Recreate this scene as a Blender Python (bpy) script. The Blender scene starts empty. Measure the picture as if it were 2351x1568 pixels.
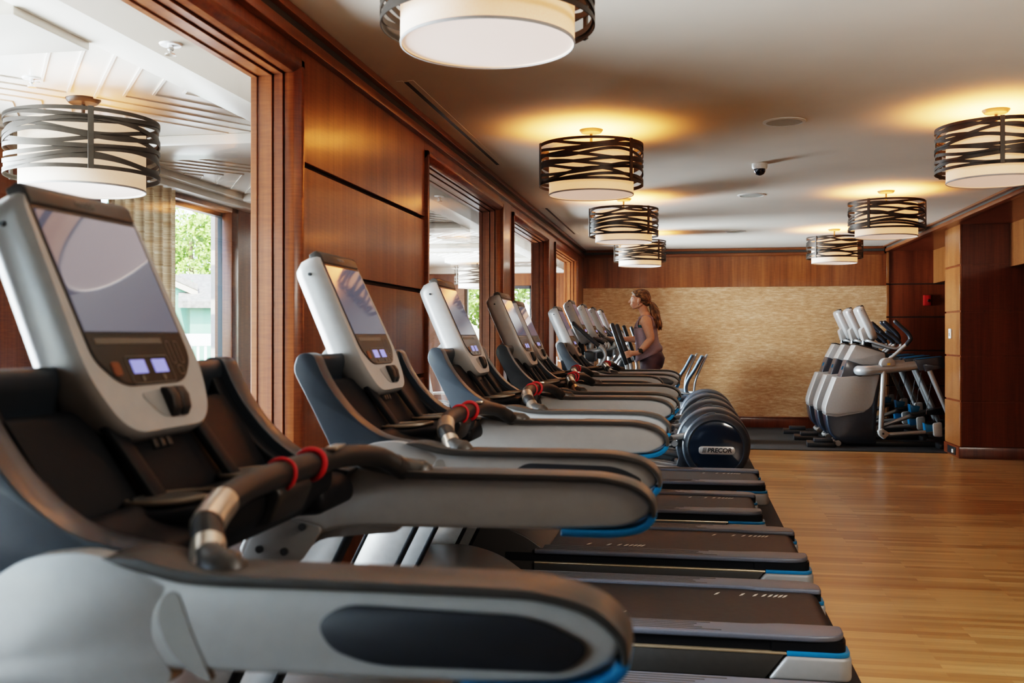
import bpy, bmesh, math, random
from math import sin, cos, pi, radians, atan2, sqrt
from mathutils import Vector, Matrix
random.seed(7)
SC = bpy.context.scene
COL = SC.collection
# ---------------------------------------------------------------- materials
def newmat(name):
    m = bpy.data.materials.new(name); m.use_nodes = True
    return m, m.node_tree.nodes, m.node_tree.links, m.node_tree.nodes['Principled BSDF']
def pbr(name, col, rough=.5, metal=0., spec=.5, coat=0., noise=.06, nscale=40., bump=0., emit=None, estr=0., sheen=0.):
    m, N, L, P = newmat(name)
    P.inputs['Roughness'].default_value = rough; P.inputs['Metallic'].default_value = metal
    P.inputs['Specular IOR Level'].default_value = spec
    P.inputs['Coat Weight'].default_value = coat; P.inputs['Coat Roughness'].default_value = .08
    if sheen: P.inputs['Sheen Weight'].default_value = sheen
    tc = N.new('ShaderNodeTexCoord'); nz = N.new('ShaderNodeTexNoise')
    nz.inputs['Scale'].default_value = nscale; nz.inputs['Detail'].default_value = 3
    L.new(tc.outputs['Object'], nz.inputs['Vector'])
    rp = N.new('ShaderNodeValToRGB')
    a = [max(0, c*(1-noise)) for c in col]; b = [min(1, c*(1+noise)) for c in col]
    rp.color_ramp.elements[0].color = (*a, 1); rp.color_ramp.elements[1].color = (*b, 1)
    rp.color_ramp.elements[0].position = .3; rp.color_ramp.elements[1].position = .7
    L.new(nz.outputs['Fac'], rp.inputs['Fac']); L.new(rp.outputs['Color'], P.inputs['Base Color'])
    if bump:
        bp = N.new('ShaderNodeBump'); bp.inputs['Strength'].default_value = bump; bp.inputs['Distance'].default_value = .002
        L.new(nz.outputs['Fac'], bp.inputs['Height']); L.new(bp.outputs['Normal'], P.inputs['Normal'])
    if emit:
        P.inputs['Emission Color'].default_value = (*emit, 1); P.inputs['Emission Strength'].default_value = estr
    return m
def wood(name, dark, mid, light, grain='Z', rough=.32, scale=1., figure=.35, coat=.25):
    m, N, L, P = newmat(name)
    tc = N.new('ShaderNodeTexCoord'); mp = N.new('ShaderNodeMapping')
    s = {'Z': (34, 34, 1.1), 'Y': (34, 1.1, 34), 'X': (1.1, 34, 34)}[grain]
    mp.inputs['Scale'].default_value = tuple(v*scale for v in s)
    L.new(tc.outputs['Object'], mp.inputs['Vector'])
    n1 = N.new('ShaderNodeTexNoise'); n1.inputs['Scale'].default_value = 1.; n1.inputs['Detail'].default_value = 6; n1.inputs['Roughness'].default_value = .65
    L.new(mp.outputs['Vector'], n1.inputs['Vector'])
    mp2 = N.new('ShaderNodeMapping')
    s2 = {'Z': (5, 5, .35), 'Y': (5, .35, 5), 'X': (.35, 5, 5)}[grain]
    mp2.inputs['Scale'].default_value = s2
    L.new(tc.outputs['Object'], mp2.inputs['Vector'])
    n2 = N.new('ShaderNodeTexNoise'); n2.inputs['Scale'].default_value = 1.; n2.inputs['Detail'].default_value = 2
    L.new(mp2.outputs['Vector'], n2.inputs['Vector'])
    # fine cross figure
    mp3 = N.new('ShaderNodeMapping')
    s3 = {'Z': (12, 12, 110), 'Y': (12, 110, 12), 'X': (110, 12, 12)}[grain]
    mp3.inputs['Scale'].default_value = s3
    L.new(tc.outputs['Object'], mp3.inputs['Vector'])
    n3 = N.new('ShaderNodeTexNoise'); n3.inputs['Scale'].default_value = 1.; n3.inputs['Detail'].default_value = 2
    L.new(mp3.outputs['Vector'], n3.inputs['Vector'])
    a1 = N.new('ShaderNodeMath'); a1.operation = 'MULTIPLY_ADD'; a1.inputs[1].default_value = .55
    L.new(n1.outputs['Fac'], a1.inputs[0])
    a2 = N.new('ShaderNodeMath'); a2.operation = 'MULTIPLY'; a2.inputs[1].default_value = .45
    L.new(n2.outputs['Fac'], a2.inputs[0]); L.new(a2.outputs[0], a1.inputs[2])
    a3 = N.new('ShaderNodeMath'); a3.operation = 'MULTIPLY_ADD'; a3.inputs[1].default_value = figure*.5
    L.new(n3.outputs['Fac'], a3.inputs[0]); L.new(a1.outputs[0], a3.inputs[2])
    rp = N.new('ShaderNodeValToRGB'); e = rp.color_ramp.elements
    o = figure*.25
    e[0].position = .36+o; e[0].color = (*dark, 1); e[1].position = .66+o; e[1].color = (*light, 1)
    k = e.new(.5+o); k.color = (*mid, 1)
    L.new(a3.outputs[0], rp.inputs['Fac']); L.new(rp.outputs['Color'], P.inputs['Base Color'])
    P.inputs['Roughness'].default_value = rough; P.inputs['Coat Weight'].default_value = coat; P.inputs['Coat Roughness'].default_value = .12
    return m
def glassmat(name, tint=(1, 1, 1), refl=1.0):
    m = bpy.data.materials.new(name); m.use_nodes = True
    N, L = m.node_tree.nodes, m.node_tree.links
    N.remove(N['Principled BSDF']); out = N['Material Output']
    t = N.new('ShaderNodeBsdfTransparent'); t.inputs['Color'].default_value = (*tint, 1)
    g = N.new('ShaderNodeBsdfGlossy'); g.inputs['Roughness'].default_value = .01
    f = N.new('ShaderNodeLayerWeight'); f.inputs['Blend'].default_value = .5
    pw = N.new('ShaderNodeMath'); pw.operation = 'POWER'; pw.inputs[1].default_value = 5.; L.new(f.outputs['Facing'], pw.inputs[0])
    mu = N.new('ShaderNodeMath'); mu.operation = 'MULTIPLY_ADD'; mu.inputs[1].default_value = .5*refl; mu.inputs[2].default_value = .025*refl; mu.use_clamp = True
    L.new(pw.outputs[0], mu.inputs[0])
    mx = N.new('ShaderNodeMixShader')
    L.new(mu.outputs[0], mx.inputs[0]); L.new(t.outputs[0], mx.inputs[1]); L.new(g.outputs[0], mx.inputs[2])
    L.new(mx.outputs[0], out.inputs['Surface'])
    return m
def floormat():
    m, N, L, P = newmat('oak_strip_floor')
    tc = N.new('ShaderNodeTexCoord')
    br = N.new('ShaderNodeTexBrick'); br.offset = .37; br.offset_frequency = 2; br.squash = 1.
    br.inputs['Scale'].default_value = 1.; br.inputs['Brick Width'].default_value = .62; br.inputs['Row Height'].default_value = .052
    br.inputs['Mortar Size'].default_value = .0009; br.inputs['Mortar Smooth'].default_value = .4; br.inputs['Bias'].default_value = 0
    br.inputs['Color1'].default_value = (0, 0, 0, 1); br.inputs['Color2'].default_value = (1, 1, 1, 1); br.inputs['Mortar'].default_value = (.12, .12, .12, 1)
    L.new(tc.outputs['Object'], br.inputs['Vector'])
    rp = N.new('ShaderNodeValToRGB'); e = rp.color_ramp.elements
    e[0].position = 0; e[0].color = (.34, .185, .072, 1); e[1].position = 1; e[1].color = (.56, .36, .165, 1)
    k = e.new(.5); k.color = (.45, .275, .118, 1)
    L.new(br.outputs['Color'], rp.inputs['Fac'])
    mp = N.new('ShaderNodeMapping'); mp.inputs['Scale'].default_value = (2.2, 70, 1)
    L.new(tc.outputs['Object'], mp.inputs['Vector'])
    nz = N.new('ShaderNodeTexNoise'); nz.inputs['Scale'].default_value = 1; nz.inputs['Detail'].default_value = 5
    L.new(mp.outputs['Vector'], nz.inputs['Vector'])
    r2 = N.new('ShaderNodeValToRGB'); r2.color_ramp.elements[0].position = .3; r2.color_ramp.elements[1].position = .7
    r2.color_ramp.elements[0].color = (.84, .82, .80, 1); r2.color_ramp.elements[1].color = (1.1, 1.09, 1.08, 1)
    L.new(nz.outputs['Fac'], r2.inputs['Fac'])
    mx = N.new('ShaderNodeMixRGB'); mx.blend_type = 'MULTIPLY'; mx.inputs['Fac'].default_value = 1
    L.new(rp.outputs['Color'], mx.inputs[1]); L.new(r2.outputs['Color'], mx.inputs[2]); L.new(mx.outputs[0], P.inputs['Base Color'])
    P.inputs['Roughness'].default_value = .3; P.inputs['Specular IOR Level'].default_value = .45
    bp = N.new('ShaderNodeBump'); bp.inputs['Strength'].default_value = .12; bp.inputs['Distance'].default_value = .001
    L.new(br.outputs['Color'], bp.inputs['Height']); L.new(bp.outputs['Normal'], P.inputs['Normal'])
    return m
def wallpapermat():
    m, N, L, P = newmat('gold_streaked_wallcovering')
    tc = N.new('ShaderNodeTexCoord')
    def nz(sc, det, ro):
        mp = N.new('ShaderNodeMapping'); mp.inputs['Scale'].default_value = sc
        L.new(tc.outputs['Object'], mp.inputs['Vector'])
        n = N.new('ShaderNodeTexNoise'); n.inputs['Scale'].default_value = 1; n.inputs['Detail'].default_value = det; n.inputs['Roughness'].default_value = ro
        L.new(mp.outputs['Vector'], n.inputs['Vector']); return n
    a, b, c_ = nz((9, 9, 44), 7, .7), nz((60, 60, 160), 3, .6), nz((.9, .9, 6), 2, .5)
    m1 = N.new('ShaderNodeMath'); m1.operation = 'MULTIPLY_ADD'; m1.inputs[1].default_value = .62
    m2 = N.new('ShaderNodeMath'); m2.operation = 'MULTIPLY_ADD'; m2.inputs[1].default_value = .25
    m3 = N.new('ShaderNodeMath'); m3.operation = 'MULTIPLY'; m3.inputs[1].default_value = .2
    L.new(a.outputs['Fac'], m1.inputs[0]); L.new(b.outputs['Fac'], m2.inputs[0]); L.new(c_.outputs['Fac'], m3.inputs[0])
    L.new(m3.outputs[0], m2.inputs[2]); L.new(m2.outputs[0], m1.inputs[2])
    rp = N.new('ShaderNodeValToRGB'); e = rp.color_ramp.elements
    e[0].position = .42; e[0].color = (.36, .195, .09, 1); e[1].position = .68; e[1].color = (.68, .49, .32, 1)
    k = e.new(.53); k.color = (.48, .285, .145, 1)
    L.new(m1.outputs[0], rp.inputs['Fac']); L.new(rp.outputs['Color'], P.inputs['Base Color'])
    P.inputs['Roughness'].default_value = .7
    return m
M = {}
M['wood'] = wood('reddish_veneer', (.115, .032, .009), (.19, .060, .017), (.27, .10, .031))
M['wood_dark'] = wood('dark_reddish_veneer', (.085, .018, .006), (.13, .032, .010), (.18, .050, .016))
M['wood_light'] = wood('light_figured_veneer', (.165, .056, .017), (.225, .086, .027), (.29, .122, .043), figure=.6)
M['wood_trim'] = wood('trim_veneer', (.105, .027, .008), (.165, .048, .014), (.23, .076, .024), figure=.6, coat=.12)
M['wood_y'] = wood('crown_veneer', (.11, .031, .010), (.18, .056, .017), (.26, .09, .029), grain='Y')
M['wood_x'] = wood('cross_veneer', (.12, .034, .011), (.19, .060, .018), (.27, .095, .031), grain='X')
M['shadow'] = pbr('dark_reveal', (.030, .012, .006), .7)
M['band'] = pbr('grey_crown_band', (.06, .052, .042), .6)
M['ceil'] = pbr('ceiling_paint', (.78, .72, .63), .85, noise=.02, nscale=3)
M['white'] = pbr('white_gloss_paint', (.70, .66, .59), .25, noise=.015, nscale=3)
M['floor'] = floormat()
M['paper'] = wallpapermat()
M['mat'] = pbr('black_rubber_mat', (.018, .018, .019), .72, noise=.5, nscale=260, bump=.5)
M['glass'] = glassmat('clear_pane', (.97, .985, .98), .9)
M['carpet'] = pbr('lounge_carpet', (.20, .14, .10), .95, noise=.3, nscale=90)
M['wframe'] = pbr('black_window_frame', (.02, .024, .028), .4)
M['bronze'] = pbr('bronze_metal', (.052, .042, .033), .42, .55, noise=.1)
M['nickel'] = pbr('brushed_nickel', (.07, .06, .05), .5, .5)
M['shade'] = pbr('lit_linen_shade', (.8, .72, .6), .8, nscale=160, noise=.05, emit=(1., .46, .19), estr=.46)
M['diffuser'] = pbr('lit_shade_bottom', (.55, .50, .46), .7, nscale=6, noise=.02, emit=(1., .60, .43), estr=.34)
M['shade_day'] = pbr('daylit_linen_shade', (.8, .72, .6), .8, nscale=160, noise=.05, emit=(1., .58, .34), estr=.34)
M['whitep'] = pbr('white_plastic', (.8, .79, .76), .4)
M['red'] = pbr('red_alarm_enamel', (.35, .012, .01), .35)
M['black'] = pbr('black_plastic', (.012, .012, .013), .4)
M['chrome'] = pbr('chrome', (.7, .7, .7), .12, 1.)
# ---------------------------------------------------------------- mesh builder
class MB:
    def __init__(s): s.v = []; s.f = []
    def add(s, vs, fs):
        o = len(s.v); s.v += [tuple(p) for p in vs]; s.f += [[i+o for i in f] for f in fs]; return s
    def box(s, x0, x1, y0, y1, z0, z1):
        return s.add([(x0,y0,z0),(x1,y0,z0),(x1,y1,z0),(x0,y1,z0),(x0,y0,z1),(x1,y0,z1),(x1,y1,z1),(x0,y1,z1)],
                     [(0,3,2,1),(4,5,6,7),(0,1,5,4),(1,2,6,5),(2,3,7,6),(3,0,4,7)])
    def obox(s, c, ax, ay, az):   # oriented box from centre and half-axis vectors
        c, ax, ay, az = map(Vector, (c, ax, ay, az)); P = []
        for k in (-1, 1):
            for (i, j) in ((-1,-1),(1,-1),(1,1),(-1,1)): P.append(c+ax*i+ay*j+az*k)
        return s.add(P, [(0,3,2,1),(4,5,6,7),(0,1,5,4),(1,2,6,5),(2,3,7,6),(3,0,4,7)])
    def prism(s, pts, a, b, fn=None, axis='y'):
        # pts 2D; default: pts are (x,z), extruded along y from a to b
        if fn is None:
            fn = {'y': lambda p, t: (p[0], t, p[1]), 'x': lambda p, t: (t, p[0], p[1]), 'z': lambda p, t: (p[0], p[1], t)}[axis]
        n = len(pts)
        V = [fn(p, a) for p in pts]+[fn(p, b) for p in pts]
        return s.add(V, [list(range(n))[::-1], [i+n for i in range(n)]]+[(i, (i+1) % n, (i+1) % n+n, i+n) for i in range(n)])
    def loft(s, rings, cap=True, closed=False):
        n = len(rings[0]); V = [p for r in rings for p in r]; F = []
        m = len(rings)
        for k in range(m if closed else m-1):
            k2 = (k+1) % m
            for i in range(n): F.append((k*n+i, k*n+(i+1) % n, k2*n+(i+1) % n, k2*n+i))
        if cap and not closed: F += [list(range(n))[::-1], [i+(m-1)*n for i in range(n)]]
        return s.add(V, F)
    def tube(s, pts, r, n=10, steps=6, smooth=True, closed=False, sq=None, rnd=True):
        P = [Vector(p) for p in pts]
        R = r if isinstance(r, (list, tuple)) else [r]*len(P)
        if smooth and len(P) > 2: P, R = spline(P, R, steps, closed)
        rings = []; m = len(P)
        T = []
        for i in range(m):
            a = P[(i-1) % m] if closed else P[max(i-1, 0)]; b = P[(i+1) % m] if closed else P[min(i+1, m-1)]
            t = (b-a); T.append(t.normalized() if t.length > 1e-9 else Vector((0, 0, 1)))
        up = Vector((0, 0, 1)) if abs(T[0].z) < .9 else Vector((0, 1, 0))
        u = T[0].cross(up).normalized()
        for i in range(m):
            u = (u-T[i]*u.dot(T[i]))
            if u.length < 1e-6: u = T[i].orthogonal()
            u.normalize(); w = T[i].cross(u)
            e = sq or 1.
            rings.append([P[i]+(u*cos(2*pi*k/n)+w*sin(2*pi*k/n)*e)*R[i] for k in range(n)])
        if rnd and not closed:
            def endr(c, ring, t, rr): return [[c+t*rr*sin(q)+(p-c)*cos(q) for p in ring] for q in (radians(35), radians(65), radians(85))]
            rings = endr(P[0], rings[0], -T[0], R[0])[::-1]+rings+endr(P[-1], rings[-1], T[-1], R[-1])
        return s.loft(rings, True, closed)
    def lathe(s, prof, c=(0, 0, 0), axis='z', n=32, closed=False):
        rings = []
        for (r, h) in prof:
            ring = []
            for k in range(n):
                a = 2*pi*k/n
                p = {'z': (r*cos(a), r*sin(a), h), 'y': (r*cos(a), h, r*sin(a)), 'x': (h, r*cos(a), r*sin(a))}[axis]
                ring.append((p[0]+c[0], p[1]+c[1], p[2]+c[2]))
            rings.append(ring)
        return s.loft(rings, not closed, closed)
    def map(s, fn): s.v = [tuple(fn(Vector(p))) for p in s.v]; return s
    def build(s, name, mat, parent=None, bevel=0., seg=2, ang=40, smooth=True, sub=0, bang=30):
        me = bpy.data.meshes.new(name); me.from_pydata(s.v, [], s.f)
        bm = bmesh.new(); bm.from_mesh(me)
        bmesh.ops.recalc_face_normals(bm, faces=bm.faces)
        if bevel:
            es = [e for e in bm.edges if len(e.link_faces) == 2 and e.calc_face_angle(0) > radians(bang)]
            bmesh.ops.bevel(bm, geom=es, offset=bevel, segments=seg, profile=.5, affect='EDGES', clamp_overlap=True)
        bm.to_mesh(me); bm.free()
        if smooth:
            for p in me.polygons: p.use_smooth = True
            me.set_sharp_from_angle(angle=radians(ang))
        me.materials.append(M[mat] if isinstance(mat, str) else mat)
        o = bpy.data.objects.new(name, me); COL.objects.link(o)
        if parent: o.parent = parent
        if sub:
            md = o.modifiers.new('s', 'SUBSURF'); md.levels = sub; md.render_levels = sub
        return o
def spline(P, R, steps, closed=False):
    n = len(P); out = []; ro = []
    segs = n if closed else n-1
    for i in range(segs):
        p0 = P[(i-1) % n] if closed else (P[i-1] if i > 0 else P[0]*2-P[1])
        p1 = P[i]; p2 = P[(i+1) % n]
        p3 = P[(i+2) % n] if closed else (P[i+2] if i+2 < n else P[n-1]*2-P[n-2])
        for k in range(steps):
            t = k/steps; t2 = t*t; t3 = t2*t
            out.append(.5*((2*p1)+(p2-p0)*t+(2*p0-5*p1+4*p2-p3)*t2+(3*p1-p0-3*p2+p3)*t3))
            ro.append(R[i]*(1-t)+R[(i+1) % n]*t)
    if not closed: out.append(P[-1]); ro.append(R[-1])
    return out, ro
def rpoly(pts, rad, n=5):
    """round the corners of a 2D polygon; rad one number or one per corner"""
    out = []; m = len(pts)
    for i in range(m):
        r = rad[i] if isinstance(rad, (list, tuple)) else rad
        p = Vector(pts[i]); a = Vector(pts[i-1])-p; b = Vector(pts[(i+1) % m])-p
        if r <= 0: out.append(tuple(p)); continue
        d = min(r, a.length*.48, b.length*.48)
        s, e = p+a.normalized()*d, p+b.normalized()*d
        for k in range(n+1):
            t = k/n; out.append(tuple(s*(1-t)**2+p*2*t*(1-t)+e*t*t))
    return out
def empty(name, loc=(0, 0, 0), rz=0.):
    o = bpy.data.objects.new(name, None); COL.objects.link(o); o.location = loc; o.rotation_euler = (0, 0, rz); o.empty_display_size = .1
    return o
def tag(o, label=None, cat=None, group=None, kind=None):
    if label: o['label'] = label
    if cat: o['category'] = cat
    if group: o['group'] = group
    if kind: o['kind'] = kind
    return o
def struct(name, mb, mat, parent=None, **k):
    o = mb.build(name, mat, parent, **k)
    if not parent: o['kind'] = 'structure'
    return o
def copy_tree(o, parent=None):
    c = o.copy(); COL.objects.link(c)
    if parent: c.parent = parent
    for ch in list(o.children): copy_tree(ch, c)
    return c
def textmesh(s, size, extrude=.001, shear=0., space=1., bold=0.):
    cu = bpy.data.curves.new('t', 'FONT'); cu.body = s; cu.size = size; cu.extrude = extrude; cu.align_x = 'CENTER'; cu.align_y = 'CENTER'; cu.shear = shear; cu.offset = bold; cu.space_character = space
    ob = bpy.data.objects.new('t', cu); COL.objects.link(ob)
    bpy.context.view_layer.update()
    me = bpy.data.meshes.new_from_object(ob.evaluated_get(bpy.context.evaluated_depsgraph_get()))
    bpy.data.objects.remove(ob)
    vs = [tuple(v.co) for v in me.vertices]; fs = [list(p.vertices) for p in me.polygons]
    bpy.data.meshes.remove(me)
    return vs, fs
# ---------------------------------------------------------------- camera
H = 1.34
cam = bpy.data.cameras.new('camera'); co = bpy.data.objects.new('camera', cam); COL.objects.link(co)
cam.lens = 35.0; cam.sensor_width = 36.0; cam.shift_y = -11/2351
co.location = (0, 0, H); co.rotation_euler = (pi/2, 0, radians(10.06))
cam.dof.use_dof = True; cam.dof.focus_distance = 6.5; cam.dof.aperture_fstop = 4.5
cam.clip_start = .02; cam.clip_end = 300
SC.camera = co
# ---------------------------------------------------------------- room shell
ZC = 2.65; YB = 15.1; XL = -1.58
OPEN = [(-2.0, .95), (1.45, 3.9), (5.87, 8.4), (8.9, 11.25), (11.8, 14.27)]
struct('floor', MB().box(-1.75, 7., -4.6, YB+.2, -.1, 0), 'floor', smooth=False)
struct('ceiling', MB().box(-1.75, 7., -4.6, YB+.2, ZC, ZC+.15), 'ceil', smooth=False)
rows = [(.142, .61), (.632, 1.095), (1.117, 1.602), (1.624, 2.048), (2.07, 2.55)]
w = MB()
edges = [-4.6]+[e for o in OPEN for e in o]+[YB]
for i in range(0, len(edges), 2):
    a, b = edges[i]+(.0 if i == 0 else .005), edges[i+1]-(.0 if i == len(edges)-2 else .005)
    if b-a > 1.2:
        for (z0, z1) in rows: w.box(-1.605, XL, a, b, z0, z1)
    else: w.box(-1.605, XL, a, b, .142, 2.55)
for (a, b) in OPEN: w.box(-1.605, XL, a-.004, b+.004, 2.476, 2.55)
struct('wall_left', w, 'wood', bevel=.002, seg=1)
w = MB()
for i in range(0, len(edges), 2): w.box(-1.76, -1.606, edges[i], edges[i+1], 0, ZC)
for (a, b) in OPEN: w.box(-1.76, -1.606, a, b, 2.50, ZC)
struct('wall_left_core', w, 'shadow', smooth=False)
# window casings: one trim object and one window per opening
for k, (a, b) in enumerate(OPEN):
    t = MB()
    t.prism([(-1.56, a+.004), (-1.56, a+.036), (-1.585, a+.06), (-1.625, a+.06), (-1.625, a+.004)], 0, 2.476, axis='z')
    t.prism([(-1.56, b-.004), (-1.56, b-.036), (-1.585, b-.06), (-1.625, b-.06), (-1.625, b-.004)], 0, 2.476, axis='z')
    t.prism([(-1.56, 2.474), (-1.56, 2.446), (-1.585, 2.42), (-1.625, 2.42), (-1.625, 2.474)], a+.004, b-.004)
    for (x0, x1, d) in ((-1.669, -1.629, .068), (-1.735, -1.673, .075), (-1.762, -1.735, .081)):
        t.box(x0, x1, a, a+d, 0, 2.48); t.box(x0, x1, b-d, b, 0, 2.48); t.box(x0, x1, a, b, 2.48-d, 2.48)
    struct('trim_%d' % (k+1), t, 'wood_trim', bevel=.0015, seg=1)
    win = tag(empty('window_%d' % (k+1), (0, 0, 0)), kind='structure')
    struct('pane', MB().box(-1.706, -1.70, a+.07, b-.07, .02, 2.41), 'glass', win, smooth=False)
    f = MB().box(-1.73, -1.68, a+.07, b-.07, 0, .05)
    struct('frame', f, 'wood_trim', win)
    if k == 4:
        struct('handle_plate', MB().box(-1.70, -1.688, 12.86, 12.92, .92, 1.08), 'whitep', win, bevel=.004)
        struct('lever', MB().tube([(-1.69, 12.89, 1.03), (-1.645, 12.89, 1.03), (-1.635, 12.86, 1.03), (-1.635, 12.77, 1.025)], .011, 10), 'whitep', win)
t = MB().box(-1.606, -1.545, -4.6, YB, 2.53, 2.576); t.box(-1.606, -1.525, -4.6, YB, 2.612, 2.646)
struct('trim_6', t, 'wood_y', bevel=.003)
struct('trim_7', MB().box(-1.606, -1.558, -4.6, YB, 2.57, 2.648), 'band', smooth=False)
t = MB()
for i in range(0, len(edges), 2): t.box(-1.606, -1.565, edges[i]+.004, edges[i+1]-.004, 0, .14)
struct('baseboard_left', t, 'wood_y', bevel=.003)
# back wall
struct('wall_back', MB().box(-1.6, 7, YB+.012, YB+.2, 0, ZC), 'shadow', smooth=False)
w = MB().box(-1.606, 2.81, YB-.012, YB+.011, 2.076, 2.55)
struct('wall_back_upper', w, 'wood', bevel=.002, seg=1)
w = MB()
for (z0, z1) in ((.0, .625), (.645, 1.13), (1.15, 1.612), (1.634, 2.088), (2.108, 2.60)): w.box(2.845, 6.9, YB-.012, YB+.011, z0, z1)
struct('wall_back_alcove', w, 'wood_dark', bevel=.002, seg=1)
struct('wall_back_wallpaper', MB().box(-1.58, 2.81, YB, YB+.011, .165, 2.076), 'paper', smooth=False)
t = MB().box(-1.58, 2.78, YB-.035, YB+.011, 2.53, 2.576); t.box(-1.58, 2.78, YB-.055, YB+.011, 2.612, 2.646)
struct('trim_8', t, 'wood_x', bevel=.003)
struct('trim_9', MB().box(-1.58, 2.78, YB-.022, YB+.011, 2.57, 2.648), 'band', smooth=False)
struct('baseboard_back', MB().box(-1.565, 2.81, YB-.016, YB+.011, 0, .165).box(-1.565, 2.81, YB-.026, YB+.011, .14, .165), 'wood_dark', bevel=.003)
t = MB()
for (z0, z1) in ((0, .625), (.645, 1.13), (1.15, 1.612), (1.634, 2.088), (2.108, 2.56)): t.box(2.811, 2.844, YB-.03, YB+.011, z0, z1)
struct('trim_10', t, 'wood_light', bevel=.002, seg=1)
# left return strip beside the last window
struct('trim_11', MB().box(-1.60, -1.585, 14.32, YB, .142, 2.076), 'paper', smooth=False)
# right side: crown beam, pillars, headers, alcoves
t = MB().box(2.785, 2.86, -4.6, YB-.06, 2.565, 2.606); t.box(2.755, 2.86, -4.6, YB-.06, 2.63, 2.649)
struct('trim_12', t, 'wood_y', bevel=.003)
struct('trim_13', MB().box(2.80, 2.86, -4.6, YB-.06, 2.6, 2.648), 'band', smooth=False)
prow = [(.13, .618), (.638, 1.118), (1.138, 1.61), (1.63, 2.118), (2.14, 2.648)]
def pillar(k, y0, y1):
    f, s_ = MB(), MB()
    for (z0, z1) in prow:
        f.box(2.962, 6.9, y0, y0+.02, z0, z1); f.box(2.962, 6.9, y1-.02, y1, z0, z1)
        s_.box(2.94, 2.961, y0, y1, z0, z1)
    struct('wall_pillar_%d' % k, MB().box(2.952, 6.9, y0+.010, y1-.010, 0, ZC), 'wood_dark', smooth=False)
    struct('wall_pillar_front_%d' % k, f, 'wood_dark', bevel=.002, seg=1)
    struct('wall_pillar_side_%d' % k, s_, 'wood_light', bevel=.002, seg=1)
    struct('baseboard_pillar_%d' % k, MB().box(2.93, 2.96, y0-.01, y1+.01, 0, .125).box(2.93, 6.9, y0-.012, y0+.01, 0, .125), 'wood_dark', bevel=.003)
pillar(1, 11.65, 12.3)
pillar(2, 3.1, 3.75)
t = MB().box(3.45, 3.5, 3.75, 11.65, 2.105, ZC)
struct('trim_14', t, 'wood_light')
struct('trim_15', MB().box(3.45, 3.5, 12.3, YB-.012, 2.105, ZC), 'wood_light')
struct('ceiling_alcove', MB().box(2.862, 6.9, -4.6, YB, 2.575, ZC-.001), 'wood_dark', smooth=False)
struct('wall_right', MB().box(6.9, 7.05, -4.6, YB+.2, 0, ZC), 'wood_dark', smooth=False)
struct('wall_rear', MB().box(-1.75, 7, -4.75, -4.6, 0, ZC), 'wood', smooth=False)
# ---------------------------------------------------------------- lounge beyond the glass
LZ = 2.50; LX = -3.75
struct('floor_lounge', MB().box(-3.95, -1.762, -4.6, 11., -.1, .0).box(-5.3, -1.762, 11., 16.6, -.1, 0), 'carpet', smooth=False)
struct('ceiling_lounge', MB().box(-3.95, -1.762, -4.6, 11., LZ, LZ+.2).box(-5.3, -1.762, 11., 16.6, LZ, LZ+.2), 'white', smooth=False)
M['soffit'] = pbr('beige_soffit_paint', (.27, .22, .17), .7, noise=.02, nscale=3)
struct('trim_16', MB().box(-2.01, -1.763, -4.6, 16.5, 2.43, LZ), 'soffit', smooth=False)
struct('trim_17', MB().box(-2.27, -2.011, -4.6, 16.5, 2.47, LZ), 'white', bevel=.004)
struct('trim_18', MB().box(-3.75, -3.63, -4.6, 11., 2.41, LZ).box(-3.63, -3.56, -4.6, 11., 2.455, LZ), 'white', bevel=.006)
b = MB(); r = MB()
for k in range(-2, 6):
    yc = 4.39+2.26*k
    b.box(-3.56, -2.27, yc+.92, yc+1.36, 2.44, LZ)
    for sx in (1, -1):
        for j in range(0, 7):
            ax = .07+.155*(j-2)     # apex offset from the coffer centre line
            for (dx, dy) in ((.376, -.477), (.35, .56)):
                p0 = Vector((ax, 0)); p1 = p0+Vector((dx, dy))*3
                # clip to x in [0,.62], |y|<.9
                t0 = max(0, (0-p0.x)/(p1.x-p0.x)); t1 = (.62-p0.x)/(p1.x-p0.x)
                ty = .90/abs(p1.y-p0.y); t1 = min(t1, ty)
                if t1-t0 < .03: continue
                a_, b_ = p0.lerp(p1, t0), p0.lerp(p1, t1)
                d = (b_-a_); L_ = d.length; d.normalize(); n_ = Vector((-d.y, d.x))
                c_ = (a_+b_)/2
                r.obox((-2.9+sx*c_.x, yc+c_.y, LZ), (sx*d.x*L_/2, d.y*L_/2, 0), (sx*n_.x*.006, n_.y*.006, 0), (0, 0, .007))
struct('trim_19', b, 'white', bevel=.006)
struct('trim_20', r, 'white', smooth=False)
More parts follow.
